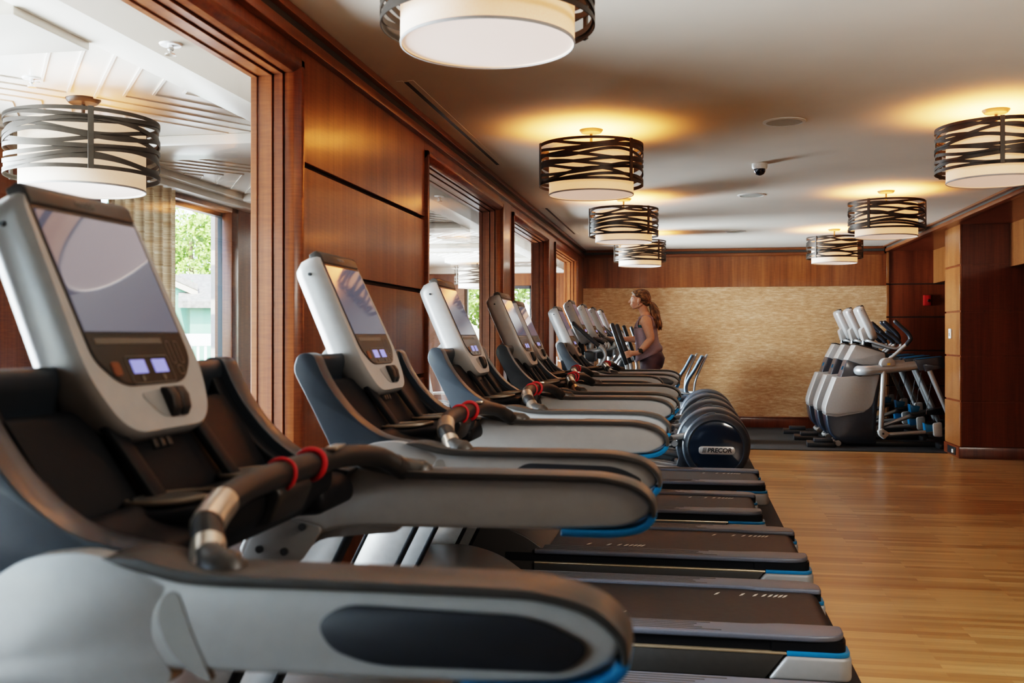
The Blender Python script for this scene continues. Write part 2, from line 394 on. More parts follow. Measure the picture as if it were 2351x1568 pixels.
# exterior wall of the lounge
EXT = [(-3.2, .4), (1.6, 4.7), (5.75, 7.86)]
ed = [-4.6]+[e for o in EXT for e in o]+[11.]
w = MB()
for i in range(0, len(ed), 2): w.box(LX-.2, LX, ed[i], ed[i+1], 0, 2.5)
for (a, b_) in EXT: w.box(LX-.2, LX, a, b_, 2.41, 2.5)
w.box(-5.2, LX-.2, 11., 11.2, 0, 2.5); w.box(-5.2, -5.0, 11.2, 11.5, 0, 2.5); w.box(-5.2, -5.0, 14.7, 16.6, 0, 2.5); w.box(-5.2, -5, 11.5, 14.7, 2.41, 2.5)
struct('wall_lounge_exterior', w, 'wood_trim', bevel=.002, seg=1)
for k, (a, b_) in enumerate(EXT+[(11.5, 14.7)]):
    X = LX if k < 3 else -5.0
    win = tag(empty('window_%d' % (k+6), (0, 0, 0)), kind='structure')
    f = MB()
    for (y0, y1) in ((a, a+.05), (b_-.05, b_)): f.box(X-.15, X-.08, y0, y1, 0, 2.40)
    f.box(X-.15, X-.08, a, b_, 2.34, 2.40); f.box(X-.15, X-.08, a, b_, 0, .06)
    struct('frame', f, 'wframe', win, bevel=.003)
    struct('pane', MB().box(X-.118, X-.112, a+.05, b_-.05, .06, 2.34), 'glass', win, smooth=False)
    t = MB()
    for (y0, y1) in ((a-.0, a+.12), (b_-.12, b_+.0)): t.box(X-.075, X+.015, y0, y1, 0, 2.41)
    t.box(X-.075, X+.015, a, b_, 2.37, 2.41)
    struct('casing', t, 'wood_trim', win, bevel=.006)
# end wall of the lounge with a window
w = MB().box(-5.2, -3.75, 16.5, 16.7, 0, 2.5).box(-2.6, -1.76, 16.5, 16.7, 0, 2.5).box(-3.75, -2.6, 16.5, 16.7, 2.2, 2.5).box(-3.35, -3.1, 16.5, 16.7, 0, 2.2)
struct('wall_lounge_end', w, 'wood_trim', bevel=.002, seg=1)
for k, (a, b_) in enumerate(((-3.75, -3.35), (-3.1, -2.6))):
    win = tag(empty('window_%d' % (10+k), (0, 0, 0)), kind='structure')
    f = MB().box(a, a+.04, 16.58, 16.65, 0, 2.2).box(b_-.04, b_, 16.58, 16.65, 0, 2.2).box(a, b_, 16.58, 16.65, 2.15, 2.2)
    struct('frame', f, 'wframe', win)
    struct('pane', MB().box(a+.04, b_-.04, 16.61, 16.615, 0, 2.15), 'glass', win, smooth=False)
struct('wall_lounge_rear', MB().box(-5.3, -1.76, -4.75, -4.6, 0, 2.6), 'wood', smooth=False)
struct('trim_21', MB().box(-5, -2.01, 16.3, 16.5, 2.40, 2.5), 'white')
M['grille'] = pbr('speaker_grille', (.50, .50, .45), .7)
M['navygloss'] = pbr('dark_blue_dome', (.006, .008, .02), .05, coat=1.)
# ---------------------------------------------------------------- pendants and ceiling fittings
PEND = [(-.608, 3.0), (-.608, 6.3), (-.608, 9.5), (-.608, 12.72), (1.748, 6.15), (1.748, 9.40), (1.748, 12.63)]
LPEND = [(-2.91, 4.42), (-3.12, 14.6)]
def pendant(loc, s, label, group, seed, post0, day=False, drop=0.):
    rnd = random.Random(seed)
    t = tag(empty('drum_pendant', loc), label, 'ceiling lamp', group)
    q = lambda v: v*s
    MB().lathe([(.001, 0), (.075*s, 0), (.075*s, -.004*s), (.062*s, -.02*s), (.012*s, -.026*s), (.001, -.026*s)], n=28).build('canopy', 'nickel' if not day else 'bronze', t)
    MB().tube([(0, 0, -.02*s), (0, 0, -.16*s)], .0085*s, 10, rnd=False).build('stem', 'nickel' if not day else 'bronze', t)
    R = .329*s
    cage = MB()
    def strip(zf, hh, a0=0, a1=2*pi, n=72, rad=R):
        ring = []
        for i in range(n+1):
            a = a0+(a1-a0)*i/n; z = zf(a)
            ring.append([(rad*cos(a), rad*sin(a), z-hh), (rad*cos(a), rad*sin(a), z+hh), ((rad-.004*s)*cos(a), (rad-.004*s)*sin(a), z+hh), ((rad-.004*s)*cos(a), (rad-.004*s)*sin(a), z-hh)])
        cage.loft(ring[:-1], True, True)
    top, bot = -.108*s, -.352*s
    strip(lambda a: top, .0085*s); strip(lambda a: bot, .0085*s)
    nb = 11
    for i in range(nb):
        zc = top+(bot-top)*(i+.8)/(nb+.6); ph = rnd.uniform(0, 2*pi); am = s*rnd.uniform(.014, .026); k = rnd.choice((2, 2, 3))
        strip(lambda a, zc=zc, ph=ph, am=am, k=k: min(top-.004*s, max(bot+.004*s, zc+am*sin(k*a+ph))), .0092*s, rad=R-.005*s*(i % 2))
    cage.build('cage', 'bronze', t, ang=30)
    for j in range(3):
        p = MB()
        a = post0+2*pi*j/3
        c, si = cos(a), sin(a)
        p.obox(((R+.003*s)*c, (R+.003*s)*si, (top+bot)/2), (.004*s*c, .004*s*si, 0), (-si*.012*s, c*.012*s, 0), (0, 0, (top-bot)/2+.01*s))
        p.build('cage_post', 'bronze', t, bevel=.001, seg=1)
    r2 = .267*s
    MB().lathe([(r2, -.125*s), (r2, -.412*s), (r2-.004*s, -.412*s), (r2-.004*s, -.125*s)], n=64, closed=True).build('shade', 'shade' if not day else 'shade_day', t)
    b = MB().lathe([(.001, -.409*s), (r2-.004*s, -.409*s), (r2-.004*s, -.405*s), (.001, -.405*s)], n=64)
    d = b.build('diffuser', 'diffuser', t)
    d.data.materials[0] = M['diffuser']
    MB().lathe([(r2+.0015*s, -.408*s), (r2+.0015*s, -.416*s), (r2-.003*s, -.417*s), (r2-.003*s, -.408*s)], n=64, closed=True).build('shade_trim', 'trimgrey', t)
    return t
M['trimgrey'] = pbr('grey_shade_edge', (.42, .40, .38), .6)
PL = ['drum pendant lamp at the top edge, its cage cut off above the nearest treadmills', 'drum pendant lamp with whole cage and canopy visible, second of the line above the treadmills',
      'drum pendant lamp overlapping the small far one, middle of the left line', 'drum pendant lamp half hidden behind another, last of the left line near the back wall',
      'drum pendant lamp cut by the right edge of the view', 'drum pendant lamp over the right aisle, between the cut one and the far one', 'drum pendant lamp over the climbers, last of the right line']
PP = [2.35-3.9, -2.75, -.75, -.75, -1.75, -2.2, -2.4]
for i, (x, y) in enumerate(PEND): pendant((x, y, ZC), 1., PL[i], 'drum pendants over the exercise floor', 11+i, PP[i])
pendant((LPEND[0][0], LPEND[0][1], LZ), 1.08, 'large bronze drum pendant beyond the glass, above the nearest treadmill console', 'drum pendants in the lounge', 31, -.9, True)
pendant((LPEND[1][0], LPEND[1][1], LZ), 1.05, 'bronze drum pendant seen through the second window of the lounge', 'drum pendants in the lounge', 32, -2.4, True)
for i, (x, y) in enumerate(((.573, 6.26), (.573, 9.45), (.573, 12.68))):
    t = tag(empty('ceiling_speaker', (x, y, ZC)), ['round white ceiling speaker nearest the camera', 'round white ceiling speaker, the middle one of the line', 'round white ceiling speaker farthest from the camera, by the back wall'][i], 'speaker', 'round speakers set into the ceiling')
    MB().lathe([(.108, 0), (.128, 0), (.128, -.004), (.108, -.008)], n=40, closed=True).build('rim', 'whitep', t)
    MB().lathe([(.001, 0), (.107, 0), (.107, -.005), (.001, -.005)], n=40).build('grille', 'grille', t)
t = tag(empty('dome_camera', (.53, 7.75, ZC)), 'small white security camera with dark dome on the ceiling', 'camera')
MB().lathe([(.001, 0), (.058, 0), (.058, -.03), (.05, -.042), (.001, -.042)], n=32).build('housing', 'whitep', t)
MB().lathe([(.044, -.042), (.042, -.062), (.03, -.08), (.014, -.088), (.001, -.09)], n=32).build('dome', 'navygloss', t)
for i, (y0, y1) in enumerate(((4.95, 7.45), (10.05, 12.65))):
    t = tag(empty('linear_air_vent', (-1.43, (y0+y1)/2, ZC)), ['long slot air vent in the ceiling, nearer one', 'long slot air vent in the ceiling, farther one'][i], 'air vent', 'slot air vents along the window wall')
    h_ = (y1-y0)/2
    MB().box(-.045, -.013, -h_-.03, h_+.03, -.002, 0).box(.013, .045, -h_-.03, h_+.03, -.002, 0).build('flange', 'ceil', t)
    MB().box(-.0128, .0128, -h_, h_, -.0015, 0).build('slot', 'black', t)
for i, (x, y, z) in enumerate(((-2.9, 4.02, LZ), (-1.9, 3.43, 2.43), (-1.9, 7.5, 2.43), (-1.9, 10.2, 2.43))):
    t = tag(empty('fire_sprinkler', (x, y, z)), ['ceiling sprinkler beside the large lounge pendant', 'ceiling sprinkler on the lounge soffit above the nearest window', 'ceiling sprinkler on the lounge soffit seen through the second window', 'ceiling sprinkler on the lounge soffit seen through the third window'][i], 'sprinkler', 'sprinklers in the lounge ceiling')
    MB().lathe([(.001, 0), (.042, 0), (.038, -.006), (.001, -.006)], n=24).build('plate', 'whitep', t)
    MB().lathe([(.012, -.006), (.012, -.022), (.006, -.026), (.006, -.036), (.02, -.038), (.02, -.042), (.001, -.042)], n=16).build('head', 'chrome', t)
# fire alarm, thermostat, floor socket
t = tag(empty('fire_alarm', (3.36, YB-.012, 1.86)), 'small red fire alarm with round strobe on the dark wood wall', 'fire alarm')
MB().box(-.05, .05, -.05, 0, -.075, .075).build('body', 'red', t, bevel=.008)
MB().lathe([(.001, -.075), (.02, -.073), (.026, -.06), (.026, -.045), (.001, -.045)], (.018, 0, -.005), 'y', 20).build('strobe', 'chrome', t)
t = tag(empty('thermostat', (2.94, 12.02, 1.375)), 'small white thermostat on the pale side of the pillar', 'thermostat')
MB().box(-.02, 0, -.045, .045, -.055, .055).build('body', 'whitep', t, bevel=.006)
MB().box(-.023, -.0195, -.01, .012, -.03, .012).build('sensor', 'wframe', t, bevel=.001)
MB().box(-.022, -.0195, -.03, .03, .02, .04).build('display', 'grille', t, bevel=.001)
t = tag(empty('floor_socket', (2.93, 11.95, .06)), 'black double socket in the baseboard of the pillar', 'socket')
MB().box(-.008, 0, -.17, .17, -.04, .045).build('plate', 'black', t, bevel=.003)
MB().box(-.02, -.0075, -.11, -.06, -.02, .02).build('plug', 'whitep', t, bevel=.003)
# rubber mats
tag(MB().box(-1.56, .655, -1., 15.05, 0, .008).build('rubber_mat', 'mat', None), 'long black rubber mat under the treadmills and cross trainers', 'mat')
tag(MB().box(.657, 2.929, 12.13, 15.05, 0, .008).box(2.929, 6.85, 12.32, 15.05, 0, .008).build('rubber_mat', 'mat', None), 'black rubber mat under the three climbers before the gold wall', 'mat')
# curtain in the lounge window
def curtain(x, y0, y1, z0, z1, label):
    n = 90; rings = []
    m = MB(); V = []; F = []
    for j, z in enumerate((z0, z1)):
        for i in range(n+1):
            y = y0+(y1-y0)*i/n; ph = i/n*2*pi*7
            V.append((x+.035*sin(ph)*(1 if j == 0 else .7), y+.012*cos(ph*2), z))
    for i in range(n): F.append((i, i+1, n+2+i, n+1+i))
    m.add(V, F)
    o = m.build('curtain', 'curtain'); o['label'] = label; o['category'] = 'curtain'
    md = o.modifiers.new('s', 'SOLIDIFY'); md.thickness = .003
    return o
def curtainmat():
    m, N, L, P = newmat('woven_curtain')
    tc = N.new('ShaderNodeTexCoord'); mp = N.new('ShaderNodeMapping'); mp.inputs['Scale'].default_value = (1.5, 3, 210)
    L.new(tc.outputs['Object'], mp.inputs['Vector'])
    n = N.new('ShaderNodeTexNoise'); n.inputs['Scale'].default_value = 1; n.inputs['Detail'].default_value = 4
    L.new(mp.outputs['Vector'], n.inputs['Vector'])
    rp = N.new('ShaderNodeValToRGB'); e = rp.color_ramp.elements
    e[0].position = .38; e[0].color = (.62, .47, .33, 1); e[1].position = .62; e[1].color = (.84, .74, .61, 1)
    L.new(n.outputs['Fac'], rp.inputs['Fac']); L.new(rp.outputs['Color'], P.inputs['Base Color']); P.inputs['Roughness'].default_value = .9
    tr = N.new('ShaderNodeBsdfTranslucent'); L.new(rp.outputs['Color'], tr.inputs['Color'])
    mx = N.new('ShaderNodeMixShader'); mx.inputs[0].default_value = .6
    out = N['Material Output']
    L.new(P.outputs[0], mx.inputs[1]); L.new(tr.outputs[0], mx.inputs[2]); L.new(mx.outputs[0], out.inputs['Surface'])
    return m
M['curtain'] = curtainmat()
curtain(-3.66, 5.82, 6.66, .02, 2.40, 'tan woven curtain at the lounge window behind the nearest console')
# ---------------------------------------------------------------- treadmills
M['silver'] = pbr('silver_grey_paint', (.33, .322, .312), .40, .2, noise=.03, coat=.1)
M['silver2'] = pbr('mid_grey_paint', (.23, .225, .22), .45, .15, noise=.03)
M['cuprim'] = pbr('bronze_cup_rim', (.20, .16, .12), .4, .3)
M['scoop_shading'] = pbr('painted_scoop_shading', (.215, .20, .185), .5, noise=.03)
M['taupe'] = pbr('dark_taupe_plastic', (.042, .037, .033), .42, noise=.05)
M['charcoal'] = pbr('charcoal_inset', (.014, .016, .021), .45, noise=.05)
M['shroud'] = pbr('blue_grey_shroud', (.021, .029, .038), .38, .1, noise=.04, coat=.15)
M['trough'] = pbr('black_trough', (.006, .0065, .008), .5, spec=.16, noise=.1)
M['blue'] = pbr('bright_blue_trim', (.0, .13, .27), .4)
M['rail'] = pbr('slate_step_rail', (.085, .09, .108), .42, noise=.06, nscale=120)
M['belt'] = pbr('black_running_belt', (.015, .014, .0135), .55, noise=.25, nscale=30, bump=.1)
M['skirt'] = pbr('dark_grey_skirt', (.045, .043, .04), .45)
M['gold'] = pbr('champagne_strip', (.72, .58, .40), .3, .8)
M['alu'] = pbr('brushed_aluminium', (.62, .63, .63), .3, .75, noise=.05)
M['screen'] = pbr('dark_glass_screen', (.05, .05, .06), .04, noise=0., emit=(.46, .48, .66), estr=.085)
M['screen'].node_tree.nodes['Principled BSDF'].inputs['IOR'].default_value = 1.95
M['panel'] = pbr('dark_brown_keypad', (.022, .017, .012), .25, noise=.05)
M['lcd'] = pbr('lit_blue_display', (.1, .1, .3), .4, emit=(.32, .36, .95), estr=.38)
M['orange'] = pbr('orange_stop_button', (.13, .035, .006), .4)
M['keygrey'] = pbr('grey_key_print', (.10, .09, .075), .4)
M['rubber'] = pbr('black_grip_rubber', (.015, .013, .012), .48)
M['steel'] = pbr('sensor_steel', (.62, .54, .45), .28, .9)
M['redcord'] = pbr('red_safety_cord', (.42, .004, .008), .5)
M['mark'] = pbr('white_belt_mark', (.55, .52, .45), .6)
def make_console(t, O):
    O = Vector(O); Lv = Vector((.414, 0, -.910)).normalized(); Nv = Vector((.910, 0, .414)).normalized(); Wv = Vector((0, 1, 0))
    def K(p): return O+Wv*p[0]+Lv*p[1]+Nv*p[2]
    def cp(pts, n0, n1): return MB().prism(pts, n0, n1, fn=lambda p, q: (p[0], p[1], q))
    ol = rpoly([(-.163, -.006), (.163, -.006), (.186, .33), (.135, .432), (-.135, .432), (-.186, .33)], [.045, .045, .12, .10, .10, .12], 7)
    def sc(pts, k, dl=0): return [(x*k, (l-.2)*k+.2+dl) for x, l in pts]
    body = MB().loft([[(x, l, q) for x, l in sc(ol, k)] for (k, q) in ((.80, -.092), (.93, -.085), (1.0, -.060), (1.005, -.020), (.995, -.008), (.975, 0.0))])
    console = body.map(K).build('console', 'silver', t, ang=50)
    MB().prism(rpoly([(.23, -.07), (.36, -.07), (.41, -.11), (.40, -.16), (.26, -.14)], .02), -.10, .10, fn=lambda p, y: (y, p[0], p[1])).map(K).build('console_bracket', 'silver', console, bevel=.012, seg=3)
    MB().prism([(.36, -.06), (.52, -.10), (.52, -.19), (.34, -.14)], -.075, .075, fn=lambda p, y: (y, p[0], p[1])).map(K).build('console_neck', 'trough', console, bevel=.01)
    v = MB()
    for k in range(3): v.obox((.0+(k-1)*.022, .437, -.045), (.007, 0, 0), (0, .012, 0), (0, 0, .018))
    v.map(K).build('vent_grille', 'taupe', console, bevel=.002)
    MB().prism(rpoly([(-.012, -.030), (-.014, -.004), (.0, .006), (.027, .005), (.030, -.002), (.03, -.03)], .006), -.149, .149, fn=lambda p, y: (y, p[0], p[1])).map(K).build('top_bezel', 'taupe', console, bevel=.004, seg=2)
    tv, tf = textmesh('PRECOR', .0135, .0004, .15, 1.1)
    MB().add([(p[0], .0125-p[1], .0062+p[2]) for p in tv], [f for f in tf]).map(K).build('lettering', 'silver2', console, smooth=False)
    sb = rpoly([(-.150, .028), (.150, .028), (.151, .255), (.151, .30), (.10, .347), (-.10, .347), (-.151, .30), (-.151, .255)], [.004, .004, 0, .05, .05, .05, .05, 0], 6)
    cp(sb, -.004, .0015).map(K).build('display_surround', 'black', console)
    cp([(-.144, .036), (.144, .036), (.145, .25), (-.145, .25)], .001, .0026).map(K).build('screen', 'screen', console, smooth=False)
    kp = rpoly([(-.148, .254), (.148, .254), (.148, .298), (.098, .344), (-.098, .344), (-.148, .298)], [0, 0, .05, .05, .05, .05], 6)
    pan = cp(kp, .001, .0024).map(K).build('keypad', 'panel', console, smooth=False)
    for w0 in (-.055, .012):
        cp([(w0, .302), (w0+.043, .302), (w0+.043, .326), (w0, .326)], .002, .0034).map(K).build('readout', 'lcd', pan, smooth=False)
        cp(rpoly([(w0+.018, .330), (w0+.026, .330), (w0+.026, .340), (w0+.018, .340)], .003), .002, .0034).map(K).build('arrow_key', 'keygrey', pan, smooth=False)
    cp(rpoly([(-.113, .304), (-.088, .304), (-.088, .328), (-.113, .328)], .008), .002, .0036).map(K).build('stop_button', 'orange', pan, smooth=False)
    def ringp(x0, x1, l0, l1, r, w_):
        a = rpoly([(x0, l0), (x1, l0), (x1, l1), (x0, l1)], r, 4); b_ = rpoly([(x0+w_, l0+w_), (x1-w_, l0+w_), (x1-w_, l1-w_), (x0+w_, l1-w_)], max(r-w_, .001), 4)
        n = len(a); vs = [(x, l, .0034) for x, l in a]+[(x, l, .0034) for x, l in b_]
        return vs, [(i, (i+1) % n, n+(i+1) % n, n+i) for i in range(n)]
    for (x0, x1, l0, l1) in ((.078, .093, .268, .312), (.106, .121, .268, .312), (.088, .108, .315, .333), (-.068, .068, .295, .345)):
        vs, fs = ringp(x0, x1, l0, l1, .007, .0018); MB().add(vs, fs).map(K).build('key_outline', 'keygrey', pan, smooth=False)
    cp([(-.13, .262), (.07, .262), (.07, .272), (-.13, .272)], .002, .003).map(K).build('key_legend', 'keygrey', pan, smooth=False)
    cp(rpoly([(-.062, .360), (.060, .352), (.075, .385), (.062, .412), (-.02, .405)], .02, 6), -.004, .0012).map(K).build('paddle_bowl', 'silver2', console, bevel=.001)
    for (w0, w1) in ((.004, .033), (.0345, .064)):
        MB().prism([(.353, .002), (.358, .014), (.376, .018), (.398, .013), (.409, .002)], w0, w1, fn=lambda p, y: (y, p[0], p[1])).map(K).build('speed_paddle', 'rubber', console, bevel=.003)
    for s in (-1, 1):
        for l in (.045, .215, .27):
            MB().lathe([(.001, .1795+.012*l*2), (.0045, .1795+.012*l*2), (.0045, .170), (.001, .170)], (0, 0, 0), 'x', 10).map(lambda p, l=l, s=s: K((s*(p.x-.009), l+p.y, p.z-.042))).build('screw', 'wframe', console)
def make_treadmill():
    t = empty('treadmill')
    # --- deck
    for s in (-1, 1):
        pl = [(-.80, .425), (.47, .425), (.535, .405), (.562, .36), (.562, .268), (.33, .266), (.24, .288), (-.80, .288)]
        pl = rpoly([(x, s*y) for x, y in pl], [0, .05, .04, .04, .02, .04, .04, 0])
        m = MB().prism(pl, .229, .253, axis='z')
        r = m.build('step_rail', 'rail', t, bevel=.008, seg=3)
        g = MB()
        for j in range(5):
            y = s*(.31+.022*j); g.box(-.78, .08-.07*j+.02*j*j, y-.004, y+.004, .2525, .2545)
        g.build('grip_ridge', 'skirt', r, bevel=.001, seg=1)
        MB().box(-.95, .50, *sorted((s*.30, s*.405)), .19, .230).build('under_rail', 'trough', t)
        MB().prism([(-.80, .09), (.275, .09), (.345, .180), (-.80, .180)], s*.30, s*.421).build('side_skirt', 'skirt', t, bevel=.003)
        MB().box(-.80, .352, *sorted((s*.36, s*.4235)), .180, .1885).build('trim_strip', 'gold', t, bevel=.002)
        c = rpoly([(.20, s*.302), (.585, s*.302), (.585, s*.43), (.20, s*.43)], [0, .02, .055, 0], 8)
        cap = MB().prism(c, .088, .178, axis='z')
        # slanted front edge of the cap
        cap.v = [(x if x > .25 else (.285 if z < .1 else .352), y, z) for x, y, z in cap.v]
        cap.build('end_cap', 'silver2', t, bevel=.014, seg=3)
        c = rpoly([(.353, s*.302), (.579, s*.302), (.579, s*.4245), (.353, s*.4245)], [0, .02, .05, 0], 8)
        MB().prism(c, .177, .193, axis='z').build('end_trim', 'blue', t, bevel=.002)
        c = rpoly([(.30, s*.302), (.566, s*.302), (.566, s*.414), (.30, s*.414)], [0, .02, .05, 0], 8)
        MB().prism(c, .191, .230, axis='z').build('end_block', 'trough', t)
        MB().lathe([(.001, .008), (.03, .008), (.03, .09), (.001, .09)], (.46, s*.37, 0), 'z', 20).build('foot', 'black', t)
        MB().lathe([(.001, .008), (.03, .008), (.03, .09), (.001, .09)], (-1.05, s*.36, 0), 'z', 20).build('foot', 'black', t)
    b = MB(); prof = [(-.86, .238), (.50, .238)]+[(.50+.052*sin(a), .186+.052*cos(a)) for a in [radians(q) for q in range(15, 181, 15)]]+[(-.86, .134)]
    b.prism(prof, -.29, .29).build('running_belt', 'belt', t, ang=50)
    mk = MB()
    for y in (-.17, .19):
        for q in (0, .105, .16, .196, .222, .244, .264, .282):
            x = .12+q+(0 if y > 0 else -.66); mk.obox((x, y, .2384), (.007, .006, 0), (.006, .016, 0), (0, 0, .0008))
    mk.build('belt_marking', 'mark', t, smooth=False)
    MB().box(-.86, .45, -.30, .30, .10, .132).build('deck_board', 'skirt', t)
    cov = rpoly([(-.74, .24), (-.86, .325), (-1.02, .37), (-1.26, .355), (-1.36, .27), (-1.38, .09), (-.74, .09)], [.01, .12, .12, .1, .06, .03, .01])
    MB().prism(cov, -.40, .40).build('motor_cover', 'taupe', t, bevel=.03, seg=3)
    # --- uprights, arms, shroud
    for s in (-1, 1):
        def ux(z): return -.84+.5*(z-.84)
        up = [(ux(.12)-.155, .12), (ux(.12), .12), (ux(.93), .93), (ux(.93)-.155, .93)]
        u = MB().prism(up, s*.422, s*.468).build('upright', 'alu', t, bevel=.006)
        e = MB()
        for (o1, o2) in ((-.163, -.150), (-.008, .006)):
            e.prism([(ux(.12)+o1, .12), (ux(.12)+o2, .12), (ux(.93)+o2, .93), (ux(.93)+o1, .93)], s*.418, s*.472)
        e.build('upright_edge', 'trough', u, bevel=.003)
        body = [(-.62, 1.066), (-.72, 1.074), (-.80, 1.062), (-.868, 1.015), (-.905, .95), (-.95, .875), (-.83, .868), (-.775, .925), (-.70, .946), (-.22, .955), (-.12, .963), (-.076, .988), (-.068, 1.012), (-.098, 1.038), (-.158, 1.055), (-.30, 1.058), (-.5, 1.058)]
        body = rpoly(body, .035, 4)
        MB().prism(body, s*.412, s*.48).build('arm_panel', 'silver', t, bevel=.014, seg=3)
        # proud shoulder at the front of the arm, outer side
        sh = rpoly([(-.66, 1.072), (-.71, 1.084), (-.79, 1.074), (-.872, 1.018), (-.91, .95), (-.955, .872), (-.83, .865), (-.77, .912), (-.585, .932), (-.625, .985), (-.622, 1.02), (-.60, 1.045)], .03, 4)
        MB().prism(sh, s*.45, s*.4806).build('arm_shoulder', 'silver', t, bevel=.0012, seg=2)
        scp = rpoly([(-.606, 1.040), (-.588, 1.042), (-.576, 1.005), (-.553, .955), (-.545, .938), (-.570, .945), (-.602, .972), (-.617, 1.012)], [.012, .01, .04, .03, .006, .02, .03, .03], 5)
        MB().prism(scp, s*.47, s*.4812).build('arm_scoop_shading', 'scoop_shading', t, bevel=.001, seg=1)  # flat crescent, its brown-grey colour paints the shading of a hollow
        # dark cap over the top and round the tip
        topc = [(-.685, 1.078), (-.64, 1.080), (-.56, 1.066), (-.40, 1.065), (-.22, 1.065), (-.155, 1.061), (-.10, 1.046), (-.068, 1.018), (-.062, .988)]
        botc = [(-.070, .984), (-.077, 1.013), (-.107, 1.037), (-.158, 1.050), (-.22, 1.0525), (-.40, 1.052), (-.56, 1.051), (-.63, 1.062), (-.665, 1.071)]
        def sp(P): return [(v.x, v.y) for v in spline([Vector((x, z, 0)) for x, z in P], [1]*len(P), 4)[0]]
        MB().prism(sp(topc)+sp(botc), s*.402, s*.4885).build('arm_cap', 'taupe', t, bevel=.006, seg=2, bang=50)
        bo = [(-.0615, .987), (-.068, .974), (-.088, .957), (-.125, .947), (-.18, .943), (-.25, .944)]
        bi = [(-.25, .956), (-.18, .956), (-.128, .959), (-.098, .967), (-.082, .978), (-.077, .987)]
        MB().prism(sp(bo)+sp(bi), s*.403, s*.4885).build('arm_trim', 'blue', t, bevel=.003, bang=50)
        ins = rpoly([(-.385, 1.037), (-.165, 1.034), (-.102, 1.003), (-.13, .974), (-.35, .970), (-.40, .985), (-.418, 1.015)], [.03, .05, .03, .03, .05, .03, .03], 6)
        MB().prism(ins, s*.48, s*.4865).build('arm_inset', 'charcoal', t, bevel=.002)
        # inner bracket with two bolts
        br = MB().prism(rpoly([(-.93, .865), (-.80, .865), (-.745, .945), (-.85, .965), (-.90, .93)], .02), s*.402, s*.414).build('bracket', 'silver2', t, bevel=.002)
        for (x, z) in ((-.885, .895), (-.83, .892), (-.79, .945)):
            MB().lathe([(.001, s*.3965), (.008, s*.3965), (.008, s*.403), (.001, s*.403)], (x, 0, z), 'y', 12).build('bolt', 'black', br)
        # shroud wing
        wg = rpoly([(-.886, 1.03), (-.942, 1.141), (-1.003, 1.255), (-.988, 1.298), (-.948, 1.298), (-.918, 1.230), (-.872, 1.167), (-.824, 1.121), (-.762, 1.084), (-.67, 1.070), (-.70, 1.045)], [0, .06, .04, .03, .025, .04, .05, .05, .06, .01, 0])
        MB().prism(wg, s*0.357, s*0.417).build('shroud_wing', 'shroud', t, bevel=.013, seg=3, bang=60)
        wl = rpoly([(-.88, 1.03), (-.935, 1.141), (-.985, 1.25), (-.976, 1.278), (-.958, 1.278), (-.934, 1.222), (-.886, 1.156), (-.838, 1.108), (-.776, 1.072), (-.69, 1.058), (-.70, 1.04)], [0, .05, .03, .015, .015, .03, .04, .04, .04, .01, 0])
        MB().prism(wl, s*0.32, s*0.365).build('wing_lining', 'trough', t, bevel=.012, seg=3, bang=60)
        MB().prism(rpoly([(-.81, 1.10), (-.75, 1.072), (-.67, 1.066), (-.66, 1.01), (-.76, 1.0), (-.85, 1.05)], .03), s*.19, s*.37).build('dash_side', 'trough', t, bevel=.02, seg=3)
    hd = rpoly([(-1.0, 1.25), (-.985, 1.290), (-.95, 1.296), (-.945, 1.268), (-.965, 1.215), (-.87, 1.08), (-.85, 1.02), (-.90, 1.02), (-.95, 1.14)], .02)
    MB().prism(hd, -.37, .37).build('shroud_hood', 'shroud', t, bevel=.01, seg=3, bang=50)
    MB().prism(rpoly([(-.955, 1.225), (-.93, 1.225), (-.835, 1.09), (-.82, 1.02), (-.87, 1.02)], .015), -.33, .33).build('shroud_trough', 'trough', t, bevel=.004)
    for y in (-.13, .13):
        MB().prism([(-.925, 1.222), (-.905, 1.222), (-.80, 1.085), (-.80, 1.06)], y-.02, y+.02).build('trough_rib', 'trough', t, bevel=.004)
    ds = rpoly([(-.87, 1.03), (-.83, 1.085), (-.75, 1.086), (-.70, 1.095), (-.66, 1.095), (-.665, 1.05), (-.72, 1.0), (-.87, .985)], .025)
    dash = MB().prism(ds, -.24, .24).build('dashboard', 'trough', t, bevel=.012, seg=3)
    for y in (-.15, .15):
        rim = MB().tube([(-.775+.062*cos(a)*1.15, y+.062*sin(a), 1.094+.006*cos(a)) for a in [2*pi*k/20 for k in range(20)]], .005, 8, steps=2, closed=True).build('cup_rim', 'cuprim', dash)
        MB().lathe([(.001, 1.0935), (.06, 1.0935), (.06, 1.0945), (.001, 1.0945)], (-.775, y, 0), 'z', 24).build('cup_well', 'skirt', dash)
    # handlebar: one bowed bar between the arms
    bar = [(-.575, -0.4463, 1.03), (-.574, -0.4339, 1.058), (-.592, -0.3978, 1.080), (-.612, -0.3616, 1.098), (-.628, -0.2938, 1.110), (-.645, -0.1808, 1.117), (-.655, 0, 1.116), (-.645, 0.1808, 1.117), (-.628, 0.2938, 1.110), (-.612, 0.3616, 1.098), (-.592, 0.3978, 1.080), (-.574, 0.4339, 1.058), (-.575, 0.4463, 1.03)]
    MB().tube(bar, [.021, .021, .021, .021, .021, .021, .023, .021, .021, .021, .021, .021, .021], 16).build('handlebar', 'rubber', t)
